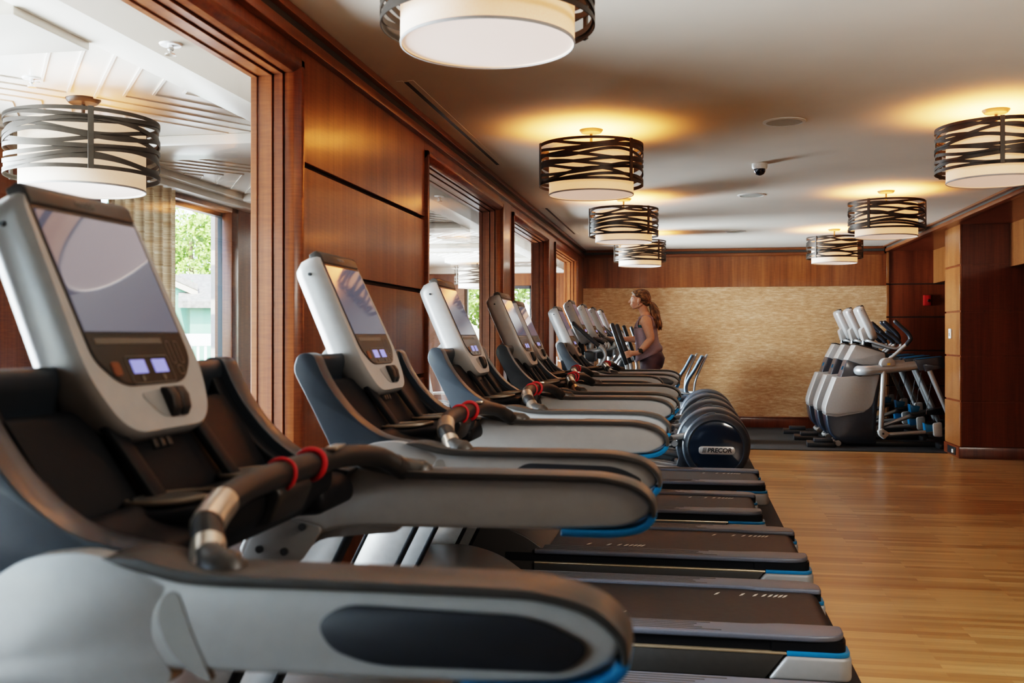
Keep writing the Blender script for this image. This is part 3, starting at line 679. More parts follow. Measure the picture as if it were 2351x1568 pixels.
    for s in (-1, 1):
        MB().tube([(-.569, s*0.4463, 1.045), (-.576, s*0.4328, 1.060), (-.592, s*0.3989, 1.080)], .0222, 16, rnd=False).build('grip_sleeve', 'steel' if s < 0 else 'rubber', t)
        if s < 0: MB().tube([(-.6105, s*0.3672, 1.0965), (-.620, s*0.3277, 1.105), (-.630, s*0.2825, 1.112)], .0225, 16, rnd=False).build('sensor_plate', 'steel', t)
        else: MB().obox((-.640, .19, 1.137), (.010, .004, 0), (-.008, .045, -.002), (0, 0, .0035)).build('sensor_plate', 'steel', t, bevel=.002)
        MB().tube([(-.550, s*0.443, 1.056), (-.560, s*0.4384, 1.060), (-.573, s*0.4294, 1.068)], [.030, .028, .0225], 14).build('arm_neck', 'taupe', t)
        for y in ((.095,) if s > 0 else (.035,)):
            MB().tube([(-.651+.0245*cos(a), s*y+.004*sin(a*2), 1.1165+.0255*sin(a)) for a in [2*pi*k/16 for k in range(16)]], .006 if s > 0 else .0035, 8, steps=2, closed=True).build('safety_cord', 'redcord', t)
    MB().prism(rpoly([(-.70, 1.09), (-.655, 1.11), (-.635, 1.09), (-.655, 1.04), (-.70, 1.03)], .012), -.07, .07).build('stop_key_box', 'rubber', t, bevel=.008, seg=3)
    make_console(t, (-1.035, 0, 1.575))
    return t
TY = [1.56, 2.84, 4.17, 5.46, 6.755, 8.01]; TX = [0, 0, 0, .02, -.11, 0]
TL = ['grey treadmill nearest the camera, out of focus, its big console filling the left side', 'grey treadmill with a curled lamp reflection on its screen, second from the camera',
      'grey treadmill third from the camera, its console before the first narrow window', 'grey treadmill fourth from the camera, its console overlapping the next one',
      'grey treadmill mostly hidden behind the fourth one, its deck set back from the mat edge', 'grey treadmill at the far end of the treadmill row, next to the cross trainers']
tm = make_treadmill()
for i, y in enumerate(TY):
    o = tm if i == 0 else copy_tree(tm)
    o.location = (TX[i], y, 0); tag(o, TL[i], 'treadmill', 'treadmills along the window wall')
# ---------------------------------------------------------------- three climbers (adaptive motion trainers) on the right
M['navy'] = pbr('dark_navy_plastic', (.022, .028, .040), .3, noise=.05, coat=.3)
M['steelblue'] = pbr('blue_grey_metal_paint', (.10, .14, .19), .3, .2, noise=.03, coat=.3)
M['tube'] = pbr('silver_tube_paint', (.33, .34, .345), .33, .4, noise=.02, coat=.1)
M['grip'] = pbr('navy_black_grip', (.016, .020, .027), .4)
M['yellow'] = pbr('yellow_sticker', (.7, .40, .02), .5)
def shell(t, name, mat, pts, hw, bev=.03, rr=.02, n=4, parent=None, taper=None):
    m = MB().prism(rpoly(pts, rr, 5), -hw, hw)
    return m.build(name, mat, parent or t, bevel=bev, seg=n, bang=50)
def make_climber():
    t = empty('climbing_trainer')
    MB().box(-.30, .84, -.10, .10, .008, .07).box(.72, .80, -.34, .34, .008, .07).build('base_rail', 'black', t, bevel=.012)
    shell(t, 'lower_shell', 'navy', [(-.553, .40), (-.535, .256), (-.506, .159), (-.424, .075), (-.331, .028), (.041, .028), (.035, .241), (.052, .507), (.10, .90), (-.05, .95), (-.2, .6)], .165, .05, .04)
    shell(t, 'lower_cover', 'silver', [(-.432, .842), (-.226, .862), (.078, .884), (-.006, .519), (-.052, .463), (-.098, .437), (-.424, .383), (-.556, .402), (-.562, .463), (-.532, .573), (-.474, .732)], .176, .05, [.01, .01, .02, .06, .06, .04, .02, .02, .05, .05, .05])
    shell(t, 'cover_lip', 'silver2', [(-.555, .404), (-.424, .384), (-.098, .438), (-.075, .455), (-.11, .425), (-.424, .362), (-.548, .378)], .176, .03, .005)
    shell(t, 'neck_shell', 'navy', [(-.30, 1.062), (-.12, 1.0), (.10, 1.0), (.08, .86), (-.2, .84), (-.38, .83)], .155, .04)
    shell(t, 'upper_cover', 'silver', [(-.203, 1.242), (-.006, 1.187), (.133, 1.145), (.142, 1.09), (.138, .997), (-.121, .996), (-.300, 1.056)], .172, .035, .012)
    shell(t, 'top_cap', 'black', [(-.215, 1.240), (-.195, 1.258), (.064, 1.188), (.167, 1.14), (.195, 1.10), (.15, 1.08), (.11, 1.15), (-.05, 1.19)], .155, .015, .01)
    MB().prism(rpoly([(-.372, .935), (-.352, .942), (-.338, .985), (-.358, .98)], .004), -.155, -.15).build('badge', 'blue', t)
    MB().tube([(-.20, 0, .10), (-.08, 0, 1.22), (.0, 0, 1.40)], .034, 14).build('console_post', 'tube', t)
    for s in (-1, 1):
        MB().tube([(-.16, s*.10, .93), (-.17, s*.22, .932), (-.11, s*.295, .935), (.02, s*.30, .944), (.22, s*.30, .968), (.50, s*.30, 1.003)], [.058, .06, .06, .06, .058, .054], 18).build('beam', 'tube', t)
        MB().lathe([(.058, s*.165), (.072, s*.165), (.072, s*.19), (.058, s*.19)], (-.16, 0, .93), 'y', 24, closed=True).build('beam_collar', 'black', t)
        cv = rpoly([(.046, 1.007), (.060, 1.055), (.092, 1.085), (.177, 1.091), (.217, 1.045), (.228, .998), (.188, .983), (.063, .983)], .025)
        pc = MB().prism(cv, s*.232, s*.368).build('pivot_cover', 'silver', t, bevel=.018, seg=3)
        if s < 0: MB().prism([(.125, 1.00), (.158, 1.003), (.158, 1.027), (.125, 1.024)], -.3695, -.367).build('warning_sticker', 'yellow', pc, smooth=False)
        hp = rpoly([(.437, 1.068), (.752, 1.106), (.778, .985), (.76, .965), (.488, .933)], .018)
        hd = MB().prism(hp, s*.225, s*.372).build('rear_head', 'navy', t, bevel=.015, seg=3)
        MB().prism([(.455, 1.071), (.745, 1.107), (.742, 1.112), (.455, 1.076)], s*.24, s*.355).build('head_strip', 'blue', hd, bevel=.002)
        MB().prism(rpoly([(.527, 1.009), (.588, 1.022), (.64, 1.0), (.70, 1.005), (.73, .97), (.629, .95), (.55, .925)], .012), s*.33, s*.395).build('head_block', 'navy', hd, bevel=.008)
        MB().tube([(.094, s*.325, .93), (.060, s*.325, .22)], .030, 16).build('strut', 'tube', t)
        jt = MB().prism(rpoly([(.018, .219), (.069, .25), (.166, .186), (.092, .112), (.035, .16)], .02), s*.29, s*.365).build('knee_joint', 'silver', t, bevel=.012, seg=3)
        MB().lathe([(.001, s*.3665), (.012, s*.3665), (.012, s*.36), (.001, s*.36)], (.08, 0, .185), 'y', 14).build('bolt', 'black', jt)
        if s < 0:
            pz, px = .19, .66
            MB().tube([(.10, s*.325, .17), (.66, s*.30, .215)], .024, 14).build('pedal_bar', 'tube', t)
        else:
            pz, px = .38, .60
            MB().tube([(.10, s*.325, .185), (.62, s*.30, .385)], .026, 14).build('pedal_bar', 'tube', t)
        ec = rpoly([(px-.025, pz+.13), (px+.08, pz+.145), (px+.088, pz-.03), (px+.06, pz-.035), (px-.015, pz-.03)], .03)
        pe = MB().prism(ec, s*.335, s*.375).build('pedal_end', 'silver', t, bevel=.012, seg=3)
        MB().prism(rpoly([(px-.10, pz+.02), (px-.08, pz-.01), (px+.32, pz+.0), (px+.34, pz+.10), (px+.20, pz+.075), (px, pz+.03)], .02), s*.17, s*.335).build('foot_pedal', 'black', t, bevel=.012, seg=3)
        MB().prism(rpoly([(px-.105, pz+.125), (px-.07, pz+.105), (px+.02, pz+.10), (px+.0, pz+.035), (px-.09, pz+.02)], .008), s*.20, s*.33).build('pedal_cup', 'blue', t, bevel=.006)
        MB().tube([(.594, s*.36, .955), (.70, s*.35, .70), (.80, s*.345, .46), (.86, s*.345, .30)], .029, 14).build('rear_leg', 'tube', t)
        MB().tube([(.66, s*.30, .95), (.60, s*.28, .55), (.585, s*.27, .42)], .004, 6).build('cable', 'black', t)
        MB().tube([(.17, s*.31, 1.085), (.21, s*.315, 1.115), (.355, s*.33, 1.255)], .021, 12).build('moving_handle', 'tube', t)
        MB().tube([(.35, s*.33, 1.25), (.385, s*.33, 1.295), (.392, s*.33, 1.33), (.355, s*.325, 1.395), (.225, s*.32, 1.52)], .025, 14).build('moving_grip', 'grip', t)
        MB().tube([(-.07, s*.02, 1.285), (-.05, s*.14, 1.29), (.056, s*.17, 1.258), (.24, s*.18, 1.202), (.30, s*.18, 1.212), (.315, s*.18, 1.245), (.295, s*.18, 1.275)], .017, 12).build('fixed_handle', 'tube', t)
        MB().tube([(.30, s*.18, 1.27), (.25, s*.18, 1.325), (.155, s*.18, 1.395)], [.024, .028, .023], 14).build('fixed_grip', 'grip', t)
        MB().tube([(-.44, s*.06, .055), (-.42, s*.15, .045)], .026, 12).build('transport_arm', 'silver2', t)
        MB().lathe([(.001, s*.14), (.034, s*.14), (.036, s*.15), (.036, s*.195), (.03, s*.2), (.001, s*.2)], (-.41, 0, .044), 'y', 20).build('transport_wheel', 'silver', t)
    make_console(t, (-.115, 0, 1.715))
    return t
CL = ['grey climbing trainer closest to the camera, side fully visible in front of the alcove', 'grey climbing trainer in the middle of the three by the gold wall', 'grey climbing trainer farthest back, closest to the gold wall']
cl = make_climber()
for i, (x, y) in enumerate(((2.2, 12.8), (2.2, 13.66), (2.2, 14.55))):
    o = cl if i == 0 else copy_tree(cl)
    o.location = (x, y, 0); tag(o, CL[i], 'climber', 'climbing trainers before the gold wall')
for i, (x, y) in enumerate(((1.57, 12.60), (1.50, 13.42), (1.44, 14.25))):
    t = tag(empty('power_box', (x, y, .008), radians(-4)), ['black power box on the mat in front of the closest climber', 'black power box on the mat in front of the middle climber', 'black power box on the mat in front of the farthest climber'][i], 'power box', 'black power boxes on the mat')
    MB().box(-.15, .17, -.17, .17, 0, .055).build('base', 'black', t, bevel=.008)
    MB().box(-.07, .15, -.10, .10, .055, .095).build('lid', 'charcoal', t, bevel=.01)
    MB().tube([(.16, .05, .03), (.21, .10, .02), (.20, .2, .012), (.25, .16, .02)], .006, 8).build('cord', 'black', t)
# ---------------------------------------------------------------- cross trainers
M['navydisc'] = pbr('glossy_navy_cover', (.010, .026, .052), .09, noise=.03, coat=1.)
M['housing'] = pbr('blue_grey_housing', (.042, .056, .074), .45, .15, noise=.04, coat=.2)
M['badge'] = pbr('silver_badge', (.60, .58, .56), .32, .5)
M['ink'] = pbr('black_badge_ink', (.015, .015, .018), .4)
FC = (.235, .325)   # flywheel axis in the machine's x, z
def make_trainer():
    t = empty('cross_trainer')
    MB().box(-1.15, .1, -.04, .04, .03, .11).box(-1.2, -1.1, -.3, .3, .008, .08).box(-.15, -.05, -.25, .25, .008, .06).build('base_frame', 'tube', t, bevel=.012)
    cx, cz = FC
    mid = MB().lathe([(.001, -.14), (.32, -.14), (.338, -.125), (.345, -.09), (.345, .09), (.338, .125), (.32, .14), (.001, .14)], (cx-.01, 0, cz), 'y', 72)
    mid.v = [(x, y, max(z, .009)) for x, y, z in mid.v]
    mid.build('flywheel_housing', 'housing', t, ang=50)
    for s in (-1, 1):
        pod = MB().lathe([(.001, s*.16), (.286, s*.16), (.303, s*.175), (.310, s*.205), (.306, s*.255), (.285, s*.283), (.255, s*.29), (.25, s*.284), (.001, s*.284)], (cx+.015, 0, cz-.006), 'y', 72)
        pod.v = [(x, y, max(z, .012)) for x, y, z in pod.v]
        pd = pod.build('side_pod', 'housing', t, ang=60)
        dc = MB().lathe([(.001, s*.300), (.12, s*.298), (.21, s*.292), (.243, s*.286), (.243, s*.28), (.001, s*.28)], (cx+.015, 0, cz-.012), 'y', 72)
        dc.v = [(x, y, max(z, .03)) for x, y, z in dc.v]
        dc.build('glossy_disc', 'navydisc', pd, ang=50)
        bp = [(cx+.02+.165*a, cz-.03+b) for a, b in ((-1, -.037), (1, -.037), (1, .037), (-1, .037))]
        MB().prism(rpoly(bp, .036, 7), s*.296, s*.312).build('badge', 'badge', pd, bevel=.004)
        tv, tf = textmesh('PRECOR', .058, .001, .15, 1.0, .0016)
        lt = MB().add([(cx+.043+(-s)*p[0], s*(.3125+p[2]), cz-.03+p[1]*.95) for p in tv], tf)
        for k in range(4):
            x0 = cx+.043+(-s)*(-.150+.0085*k)
            lt.prism([(x0-(-s)*.006, cz-.053), (x0-(-s)*.006+.004, cz-.053), (x0+(-s)*.006+.004, cz-.006), (x0+(-s)*.006, cz-.006)], s*.3115, s*.3135)
        lt.build('lettering', 'ink', pd, smooth=False)
        # hook joining pod and housing over the crank slot
        MB().prism(rpoly([(cx-.22, cz+.20), (cx-.13, cz+.27), (cx-.05, cz+.31), (cx+.02, cz+.312), (cx+.02, cz+.25), (cx-.08, cz+.24)], .03), s*.12, s*.24).build('slot_hook', 'housing', pd, bevel=.012)
        MB().lathe([(.001, s*.13), (.29, s*.13), (.29, s*.17), (.001, s*.17)], (cx, 0, cz), 'y', 48).build('crank_slot', 'black', t)
        MB().prism(rpoly([(-.20, .02), (-.12, .09), (-.085, .22), (-.06, .38), (.0, .44), (.1, .3), (.1, .02)], .02), s*.09, s*.14).build('skirt', 'navy', t, bevel=.01)
        # pedal lever and foot plate
        up = .05 if s < 0 else -.03
        MB().obox((-.20, s*.195, .355+up*.5), (.24, 0, .055), (0, .012, 0), (-.006, 0, .026)).build('pedal_lever', 'tube', t, bevel=.006)
        MB().prism(rpoly([(-.55, .27+up), (-.53, .355+up), (-.47, .35+up), (-.42, .315+up), (-.16, .365+up), (-.14, .34+up), (-.42, .27+up)], .015), s*.12, s*.29).build('foot_plate', 'charcoal', t, bevel=.012, seg=3)
        lk = MB().tube([(-.134, s*.255, .345), (-.46, s*.25, .235), (-.80, s*.24, .20)], .016, 12, smooth=False).build('link_rod', 'tube', t)
        MB().lathe([(.001, s*.225), (.026, s*.225), (.031, s*.235), (.031, s*.275), (.026, s*.285), (.001, s*.285)], (-.128, 0, .347), 'y', 20).build('rod_end', 'tube', lk)
        MB().tube([(-.05, s*.12, .09), (-.45, s*.15, .14), (-.95, s*.10, .34)], .028, 12, smooth=False).build('ramp_rail', 'tube', t)
    # front tower
    MB().prism(rpoly([(-1.13, .02), (-.98, .02), (-.90, .35), (-.87, .80), (-.90, 1.02), (-.97, 1.02), (-1.0, .8), (-1.08, .35)], .04), -.09, .09).build('front_tower', 'silver', t, bevel=.03, seg=3)
    MB().tube([(-.93, 0, .98), (-.935, 0, 1.3)], .03, 14).build('console_post', 'tube', t)
    MB().prism(rpoly([(-.985, 1.20), (-.885, 1.20), (-.89, 1.10), (-.97, 1.105)], .015), -.16, .16).build('transmitter_box', 'black', t, bevel=.01)
    for s in (-1, 1):
        MB().tube([(-.95, s*.02, 1.21), (-.93, s*.12, 1.212), (-.87, s*.155, 1.205), (-.79, s*.16, 1.225), (-.772, s*.16, 1.255), (-.795, s*.16, 1.282), (-.82, s*.16, 1.292)], .017, 12).build('fixed_handle', 'tube', t)
        MB().tube([(-.80, s*.16, 1.285), (-.83, s*.16, 1.30), (-.885, s*.16, 1.318)], .022, 14).build('fixed_grip', 'grip', t)
        if s > 0: pass
        y = s*.25
        fwd = (s < 0) if FWD_NEAR else (s > 0)
        if fwd:
            MB().tube([(-1.075, y, 1.465), (-.966, y, 1.366), (-.84, y, 1.256)], .021, 14, smooth=False).build('moving_grip', 'grip', t)
            MB().tube([(-.845, y, 1.26), (-.79, y, 1.212), (-.772, y, 1.155), (-.80, y, 1.10), (-.86, y, 1.03), (-.90, y*.8, .9), (-.93, y*.9, .7), (-.86, y, .25)], .018, 12).build('moving_arm', 'tube', t)
        else:
            MB().tube([(-.745, y, 1.455), (-.68, y, 1.27), (-.61, y, 1.075)], .023, 14, smooth=False).build('moving_grip', 'grip', t)
            MB().tube([(-.614, y, 1.09), (-.595, y, 1.02), (-.60, y, .94), (-.68, y, .84), (-.82, y*.9, .76), (-.90, y*.9, .62), (-.78, y, .22)], .018, 12).build('moving_arm', 'tube', t)
    make_console(t, (-1.115, 0, 1.685))
    return t
EL = ['cross trainer with a big round badge cover in full view behind the last treadmill', 'cross trainer the woman is riding, round rear cover second in the line', 'cross trainer third in the line, just beyond the woman', 'cross trainer last in the line, nearest the gold wall']
EY = [9.64, 10.80, 11.95, 12.98]
FWD_NEAR = True
e1 = make_trainer()
FWD_NEAR = False
e2 = make_trainer()
for i, y in enumerate(EY):
    o = e1 if i == 0 else e2 if i == 1 else copy_tree(e1 if i == 3 else e2)
    o.location = (0, y, 0); tag(o, EL[i], 'cross trainer', 'cross trainers beyond the treadmills')
# ---------------------------------------------------------------- recumbent bikes by the back wall
M['mesh'] = pbr('blue_grey_seat_mesh', (.12, .19, .27), .45, noise=.25, nscale=300)
def make_bike():
    t = empty('recumbent_bike')
    MB().box(-1.0, .25, -.05, .05, .10, .18).box(-1.02, -.94, -.28, .28, .008, .09).box(.15, .23, -.28, .28, .008, .09).box(-.95, .2, -.035, .035, .05, .12).build('base_frame', 'tube', t, bevel=.012)
    sp = [(.212, 1.085), (.165, 1.0), (.113, .902), (.04, .79), (-.002, .70), (-.012, .62), (.009, .56)]
    P = [(v.x, v.y) for v in spline([Vector((x, z, 0)) for x, z in sp], [1]*7, 4)[0]]
    n = len(P)
    m = MB()
    for j in range(9):
        y = -.19+.38*j/8; dx = .05*(1-(y/.19)**2)
        m.v += [(x-.02+dx*-1*0+(-.03+dx*.6)*1, y*(1-.12*(i/n)), z) for i, (x, z) in enumerate(P)]
    for j in range(8):
        for i in range(n-1): m.f.append([j*n+i, j*n+i+1, (j+1)*n+i+1, (j+1)*n+i])
    o = m.build('seat_back', 'mesh', t)
    md = o.modifiers.new('s', 'SOLIDIFY'); md.thickness = .022
    for s in (-1, 1):
        MB().tube([(.232, s*.14, 1.075), (.15, s*.15, .90), (.085, s*.15, .72), (.07, s*.13, .55), (.05, s*.10, .45)], .014, 10).build('back_tube', 'tube', t)
        MB().tube([(.08, s*.16, .58), (.02, s*.26, .57), (-.12, s*.27, .60), (-.2, s*.26, .64)], .014, 10).build('seat_handle', 'tube', t)
        MB().tube([(-.2, s*.26, .64), (-.26, s*.25, .67)], .02, 10).build('hand_grip', 'grip', t)
        MB().box(*sorted((-.62, -.50)), *sorted((s*.16, s*.27)), .30+.08*s, .33+.08*s).build('pedal', 'black', t, bevel=.006)
    MB().tube([(.232, -.14, 1.075), (.245, -.07, 1.09), (.245, .07, 1.09), (.232, .14, 1.075)], .014, 10).build('back_tube', 'tube', t)
    MB().prism(rpoly([(-.36, .47), (-.36, .52), (-.1, .53), (.04, .56), (.06, .50), (-.05, .46)], .025), -.19, .19).build('seat', 'charcoal', t, bevel=.02, seg=3)
    MB().prism([(-.15, .17), (.02, .17), (.05, .47), (-.12, .47)], -.06, .06).build('seat_post', 'silver', t, bevel=.01)
    MB().prism(rpoly([(-1.0, .17), (-.45, .17), (-.42, .40), (-.58, .55), (-.85, .60), (-.98, .45)], .09), -.12, .12).build('drive_cover', 'housing', t, bevel=.03, seg=3)
    MB().tube([(-.8, 0, .55), (-.82, 0, .9), (-.78, 0, 1.08)], .03, 12).build('console_post', 'tube', t)
    make_console(t, (-.90, 0, 1.42))
    return t
rb = make_bike()
for i, (x, y) in enumerate(((.0, 13.78), (-.13, 14.5))):
    o = rb if i == 0 else copy_tree(rb)
    o.location = (x, y, 0); tag(o, ['recumbent bike with tall blue mesh seat back, its seat standing farther right', 'recumbent bike with blue mesh seat back half hidden behind its neighbour, nearest the gold wall'][i], 'exercise bike', 'recumbent bikes near the gold wall')
# ---------------------------------------------------------------- the woman on the second cross trainer
M['skin'] = pbr('skin', (.56, .30, .20), .5, noise=.05, nscale=60)
M['skin'].node_tree.nodes['Principled BSDF'].inputs['Subsurface Weight'].default_value = .08
M['tank'] = pbr('mauve_heather_jersey', (.30, .235, .27), .85, noise=.22, nscale=220)
M['leg'] = pbr('plum_leggings', (.060, .030, .040), .55, noise=.08, nscale=50)
M['bra'] = pbr('teal_print_fabric', (.02, .11, .15), .7, noise=.6, nscale=40)
M['lip'] = pbr('lip', (.42, .14, .12), .4)
M['eyew'] = pbr('eye_white', (.75, .72, .7), .2)
M['eyed'] = pbr('iris', (.03, .04, .05), .1)
M['shoe'] = pbr('grey_running_shoe', (.22, .22, .24), .6)
M['watch'] = pbr('dark_olive_watch', (.02, .022, .016), .35)
def hairmat():
    m, N, L, P = newmat('brown_blonde_hair')
    tc = N.new('ShaderNodeTexCoord'); mp = N.new('ShaderNodeMapping'); mp.inputs['Scale'].default_value = (14, 60, 14); mp.inputs['Rotation'].default_value = (0, radians(30), 0)
    L.new(tc.outputs['Object'], mp.inputs['Vector'])
    n = N.new('ShaderNodeTexNoise'); n.inputs['Scale'].default_value = 1.4; n.inputs['Detail'].default_value = 5
    L.new(mp.outputs['Vector'], n.inputs['Vector'])
    rp = N.new('ShaderNodeValToRGB'); e = rp.color_ramp.elements
    e[0].position = .35; e[0].color = (.045, .022, .010, 1); e[1].position = .68; e[1].color = (.34, .19, .085, 1)
    k = e.new(.52); k.color = (.12, .062, .027, 1)
    L.new(n.outputs['Fac'], rp.inputs['Fac']); L.new(rp.outputs['Color'], P.inputs['Base Color']); P.inputs['Roughness'].default_value = .55
    return m
M['hair'] = hairmat()
def sphere(mb, c, r, n=20, m=14):
    rings = []
    for i in range(m+1):
        a = -pi/2+pi*i/m; q = max(cos(a), .02)
        rings.append([(c[0]+r[0]*q*cos(2*pi*k/n), c[1]+r[1]*q*sin(2*pi*k/n), c[2]+r[2]*sin(a)) for k in range(n)])
    return mb.loft(rings)
def ering(cx, cy, z, rx, ry, n=24, tilt=0., fb=(1, 1)):
    out = []
    for k in range(n):
        a = 2*pi*k/n; x = rx*cos(a)*(fb[1] if cos(a) > 0 else fb[0]); out.append((cx+x, cy+ry*sin(a), z+tilt*x))
    return out
def remesh(mb, name, mat, parent, vox, smooth=6, fac=.5):
    o = mb.build(name+'_src', mat, None)
    r = o.modifiers.new('r', 'REMESH'); r.mode = 'VOXEL'; r.voxel_size = vox; r.use_smooth_shade = True
    s = o.modifiers.new('s', 'SMOOTH'); s.factor = fac; s.iterations = smooth
    bpy.context.view_layer.update()
    me = bpy.data.meshes.new_from_object(o.evaluated_get(bpy.context.evaluated_depsgraph_get()))
    me.name = name
    bpy.data.objects.remove(o)
    if len(me.materials) == 0: me.materials.append(M[mat])
    for p in me.polygons: p.use_smooth = True
    n = bpy.data.objects.new(name, me); COL.objects.link(n); n.parent = parent
    return n
OX, OY = -.45, 10.82
wm = tag(empty('person', (OX, OY, 0)), 'woman with long ponytail, mauve tank top and plum leggings on a cross trainer', 'person')
def w3(x, y, z): return (x-OX, y, z)
body = MB()
# torso, neck
TOR = [(.96, -.405, .10, .150), (1.03, -.395, .118, .168), (1.11, -.385, .128, .172), (1.18, -.405, .112, .150), (1.26, -.425, .098, .128), (1.34, -.440, .100, .132), (1.42, -.455, .106, .142), (1.48, -.452, .096, .150), (1.53, -.447, .074, .145), (1.565, -.450, .058, .095), (1.60, -.458, .048, .055)]
body.loft([ering(cx-OX, 0, z, rx, ry) for z, cx, rx, ry in TOR])
body.tube([w3(-.452, 0, 1.55), w3(-.468, 0, 1.60), w3(-.495, 0, 1.67)], [.056, .049, .050], 16)
sphere(body, w3(-.455, 0, 1.49), (.085, .165, .07))
for s in (-1, 1): sphere(body, w3(-.505, s*.065, 1.415), (.062, .062, .062)); sphere(body, w3(-.358, s*.078, 1.09), (.094, .090, .105))
# head
sphere(body, w3(-.512, 0, 1.768), (.094, .073, .084))
sphere(body, w3(-.545, 0, 1.735), (.072, .064, .085))
sphere(body, w3(-.568, 0, 1.695), (.048, .050, .055))
sphere(body, w3(-.582, 0, 1.660), (.024, .026, .022))
body.tube([w3(-.50, -.05, 1.69), w3(-.54, -.043, 1.665), w3(-.583, 0, 1.655), w3(-.54, .043, 1.665), w3(-.50, .05, 1.69)], .017, 10)
body.tube([w3(-.610, 0, 1.752), w3(-.623, 0, 1.733), w3(-.634, 0, 1.714)], [.006, .0085, .0105], 10)
for s in (-1, 1):
    sphere(body, w3(-.626, s*.012, 1.709), (.0085, .007, .007))
    sphere(body, w3(-.585, s*.034, 1.712), (.022, .020, .022))
    sphere(body, w3(-.522, s*.072, 1.725), (.015, .010, .027)); sphere(body, w3(-.530, s*.071, 1.708), (.010, .008, .014))
    body.tube([w3(-.60, s*.012, 1.766), w3(-.596, s*.035, 1.769), w3(-.580, s*.052, 1.765)], .009, 8)
body.tube([w3(-.605, -.022, 1.685), w3(-.617, 0, 1.687), w3(-.605, .022, 1.685)], .0085, 8)
body.tube([w3(-.602, -.018, 1.676), w3(-.611, 0, 1.675), w3(-.602, .018, 1.676)], .0085, 8)
# arms: near (left) hand low on the near grip, far (right) hand up on the forward grip
def arm(pts, rad): body.tube([w3(*p) for p in pts], rad, 16)
arm([(-.450, -.135, 1.515), (-.437, -.180, 1.475), (-.415, -.200, 1.40), (-.395, -.215, 1.315), (-.435, -.228, 1.262), (-.478, -.240, 1.212), (-.520, -.248, 1.168)], [.054, .060, .050, .042, .041, .034, .025])
arm([(-.450, .135, 1.515), (-.465, .180, 1.475), (-.470, .200, 1.40), (-.478, .210, 1.315), (-.56, .222, 1.31), (-.64, .238, 1.312), (-.700, .246, 1.315)], [.054, .058, .048, .040, .039, .032, .025])
def hand(wrist, barA, barB, f, s):
    """palm beside the bar, four fingers curled round it, thumb on the other side. f: fraction along the bar A->B"""
    A, B = Vector(barA), Vector(barB); u = (B-A).normalized(); c = A.lerp(B, f); Wp = Vector(wrist)
    d = (c-Wp); d -= u*d.dot(u); d.normalize()          # from wrist towards the bar
    side = u.cross(d).normalized()
    if side.y*s < 0: side = -side                        # outward side
    r = .023
    palm = c-d*(r+.012)+side*.012
    body.tube([w3(*Wp), w3(*(Wp*.45+palm*.55)), w3(*palm)], [.025, .028, .030], 14)
    for k in range(4):
        o = u*(k-1.5)*.0195; L_ = (1.0, 1.08, 1.02, .86)[k]
        p = [c-d*.030+side*.018+o*.95, c-d*.008+side*(r+.012)+o, c+d*.020*L_+side*(r+.002)+o, c+d*(r+.009)*L_-side*.004+o, c+d*.020*L_-side*.024+o]
        body.tube([w3(*q) for q in p], [.0105, .0098, .0092, .0085, .0075], 10, steps=4)
    th = [palm-u*.030, c-d*.018-side*.018-u*.028, c+d*.004-side*(r+.010)-u*.020, c+d*.022-side*.020-u*.012]
    body.tube([w3(*q) for q in th], [.014, .0115, .010, .0085], 10, steps=4)
hand((-.520, -.248, 1.168), (-.745, -.27, 1.455), (-.61, -.27, 1.075), .80, -1)
hand((-.700, .246, 1.315), (-1.075, .23, 1.465), (-.84, .23, 1.256), .86, 1)
# legs on the pedals: near leg back, far leg forward
def leg_(pts, rad, mb): mb.tube([w3(*p) for p in pts], rad, 18)
NL = [(-.400, -.085, 1.03), (-.42, -.10, .90), (-.46, -.12, .70), (-.36, -.165, .50), (-.26, -.20, .42)]
NL = [(-.395, -.085, 1.03), (-.43, -.095, .92), (-.48, -.12, .74), (-.40, -.17, .55), (-.32, -.205, .44)]
FL = [(-.400, .085, 1.03), (-.45, .10, .90), (-.50, .13, .72), (-.44, .18, .52), (-.40, .205, .37)]
RL = [.100, .092, .062, .052, .034]
leg_(NL, RL, body); leg_(FL, RL, body)
remesh(body, 'body', 'skin', wm, .0045, 8, .5)
# leggings
lg = MB()
lg.loft([ering(cx-OX, 0, z, rx+.007, ry+.007) for z, cx, rx, ry in [(1.0, -.398, .112, .162), (1.05, -.392, .122, .170), (1.11, -.385, .129, .173), (1.18, -.402, .113, .152), (1.235, -.418, .103, .136)]])
for s in (-1, 1): sphere(lg, w3(-.358, s*.078, 1.09), (.102, .098, .113))
leg_(NL[:4]+[(-.335, -.20, .47)], [r+.008 for r in RL[:4]]+[.046], lg); leg_(FL[:4]+[(-.405, .203, .40)], [r+.008 for r in RL[:4]]+[.046], lg)
remesh(lg, 'leggings', 'leg', wm, .008, 6)
# tank top: shell with arm and neck holes from straps
tk = MB(); n = 36
prof = [(1.125, -.425, .142, .178, .10), (1.17, -.422, .138, .172, .09), (1.22, -.428, .128, .160, .05), (1.28, -.438, .122, .152, .02), (1.34, -.448, .120, .150, 0), (1.40, -.458, .122, .152, 0), (1.435, -.460, .118, .152, 0)]
rings = []
for z, cx, rx, ry, sl in prof:
    ring = []
    for k in range(n):
        a = 2*pi*k/n; wv = 1+.018*sin(5*a)*(1 if z < 1.3 else .3)
        ring.append((cx-OX+rx*cos(a)*wv, ry*sin(a)*wv, z+sl*(rx*cos(a))*4.0*.25+ (.10 if z < 1.2 else .05 if z < 1.25 else 0)*cos(a)*.5))
    rings.append(ring)
tk.loft(rings, cap=False)
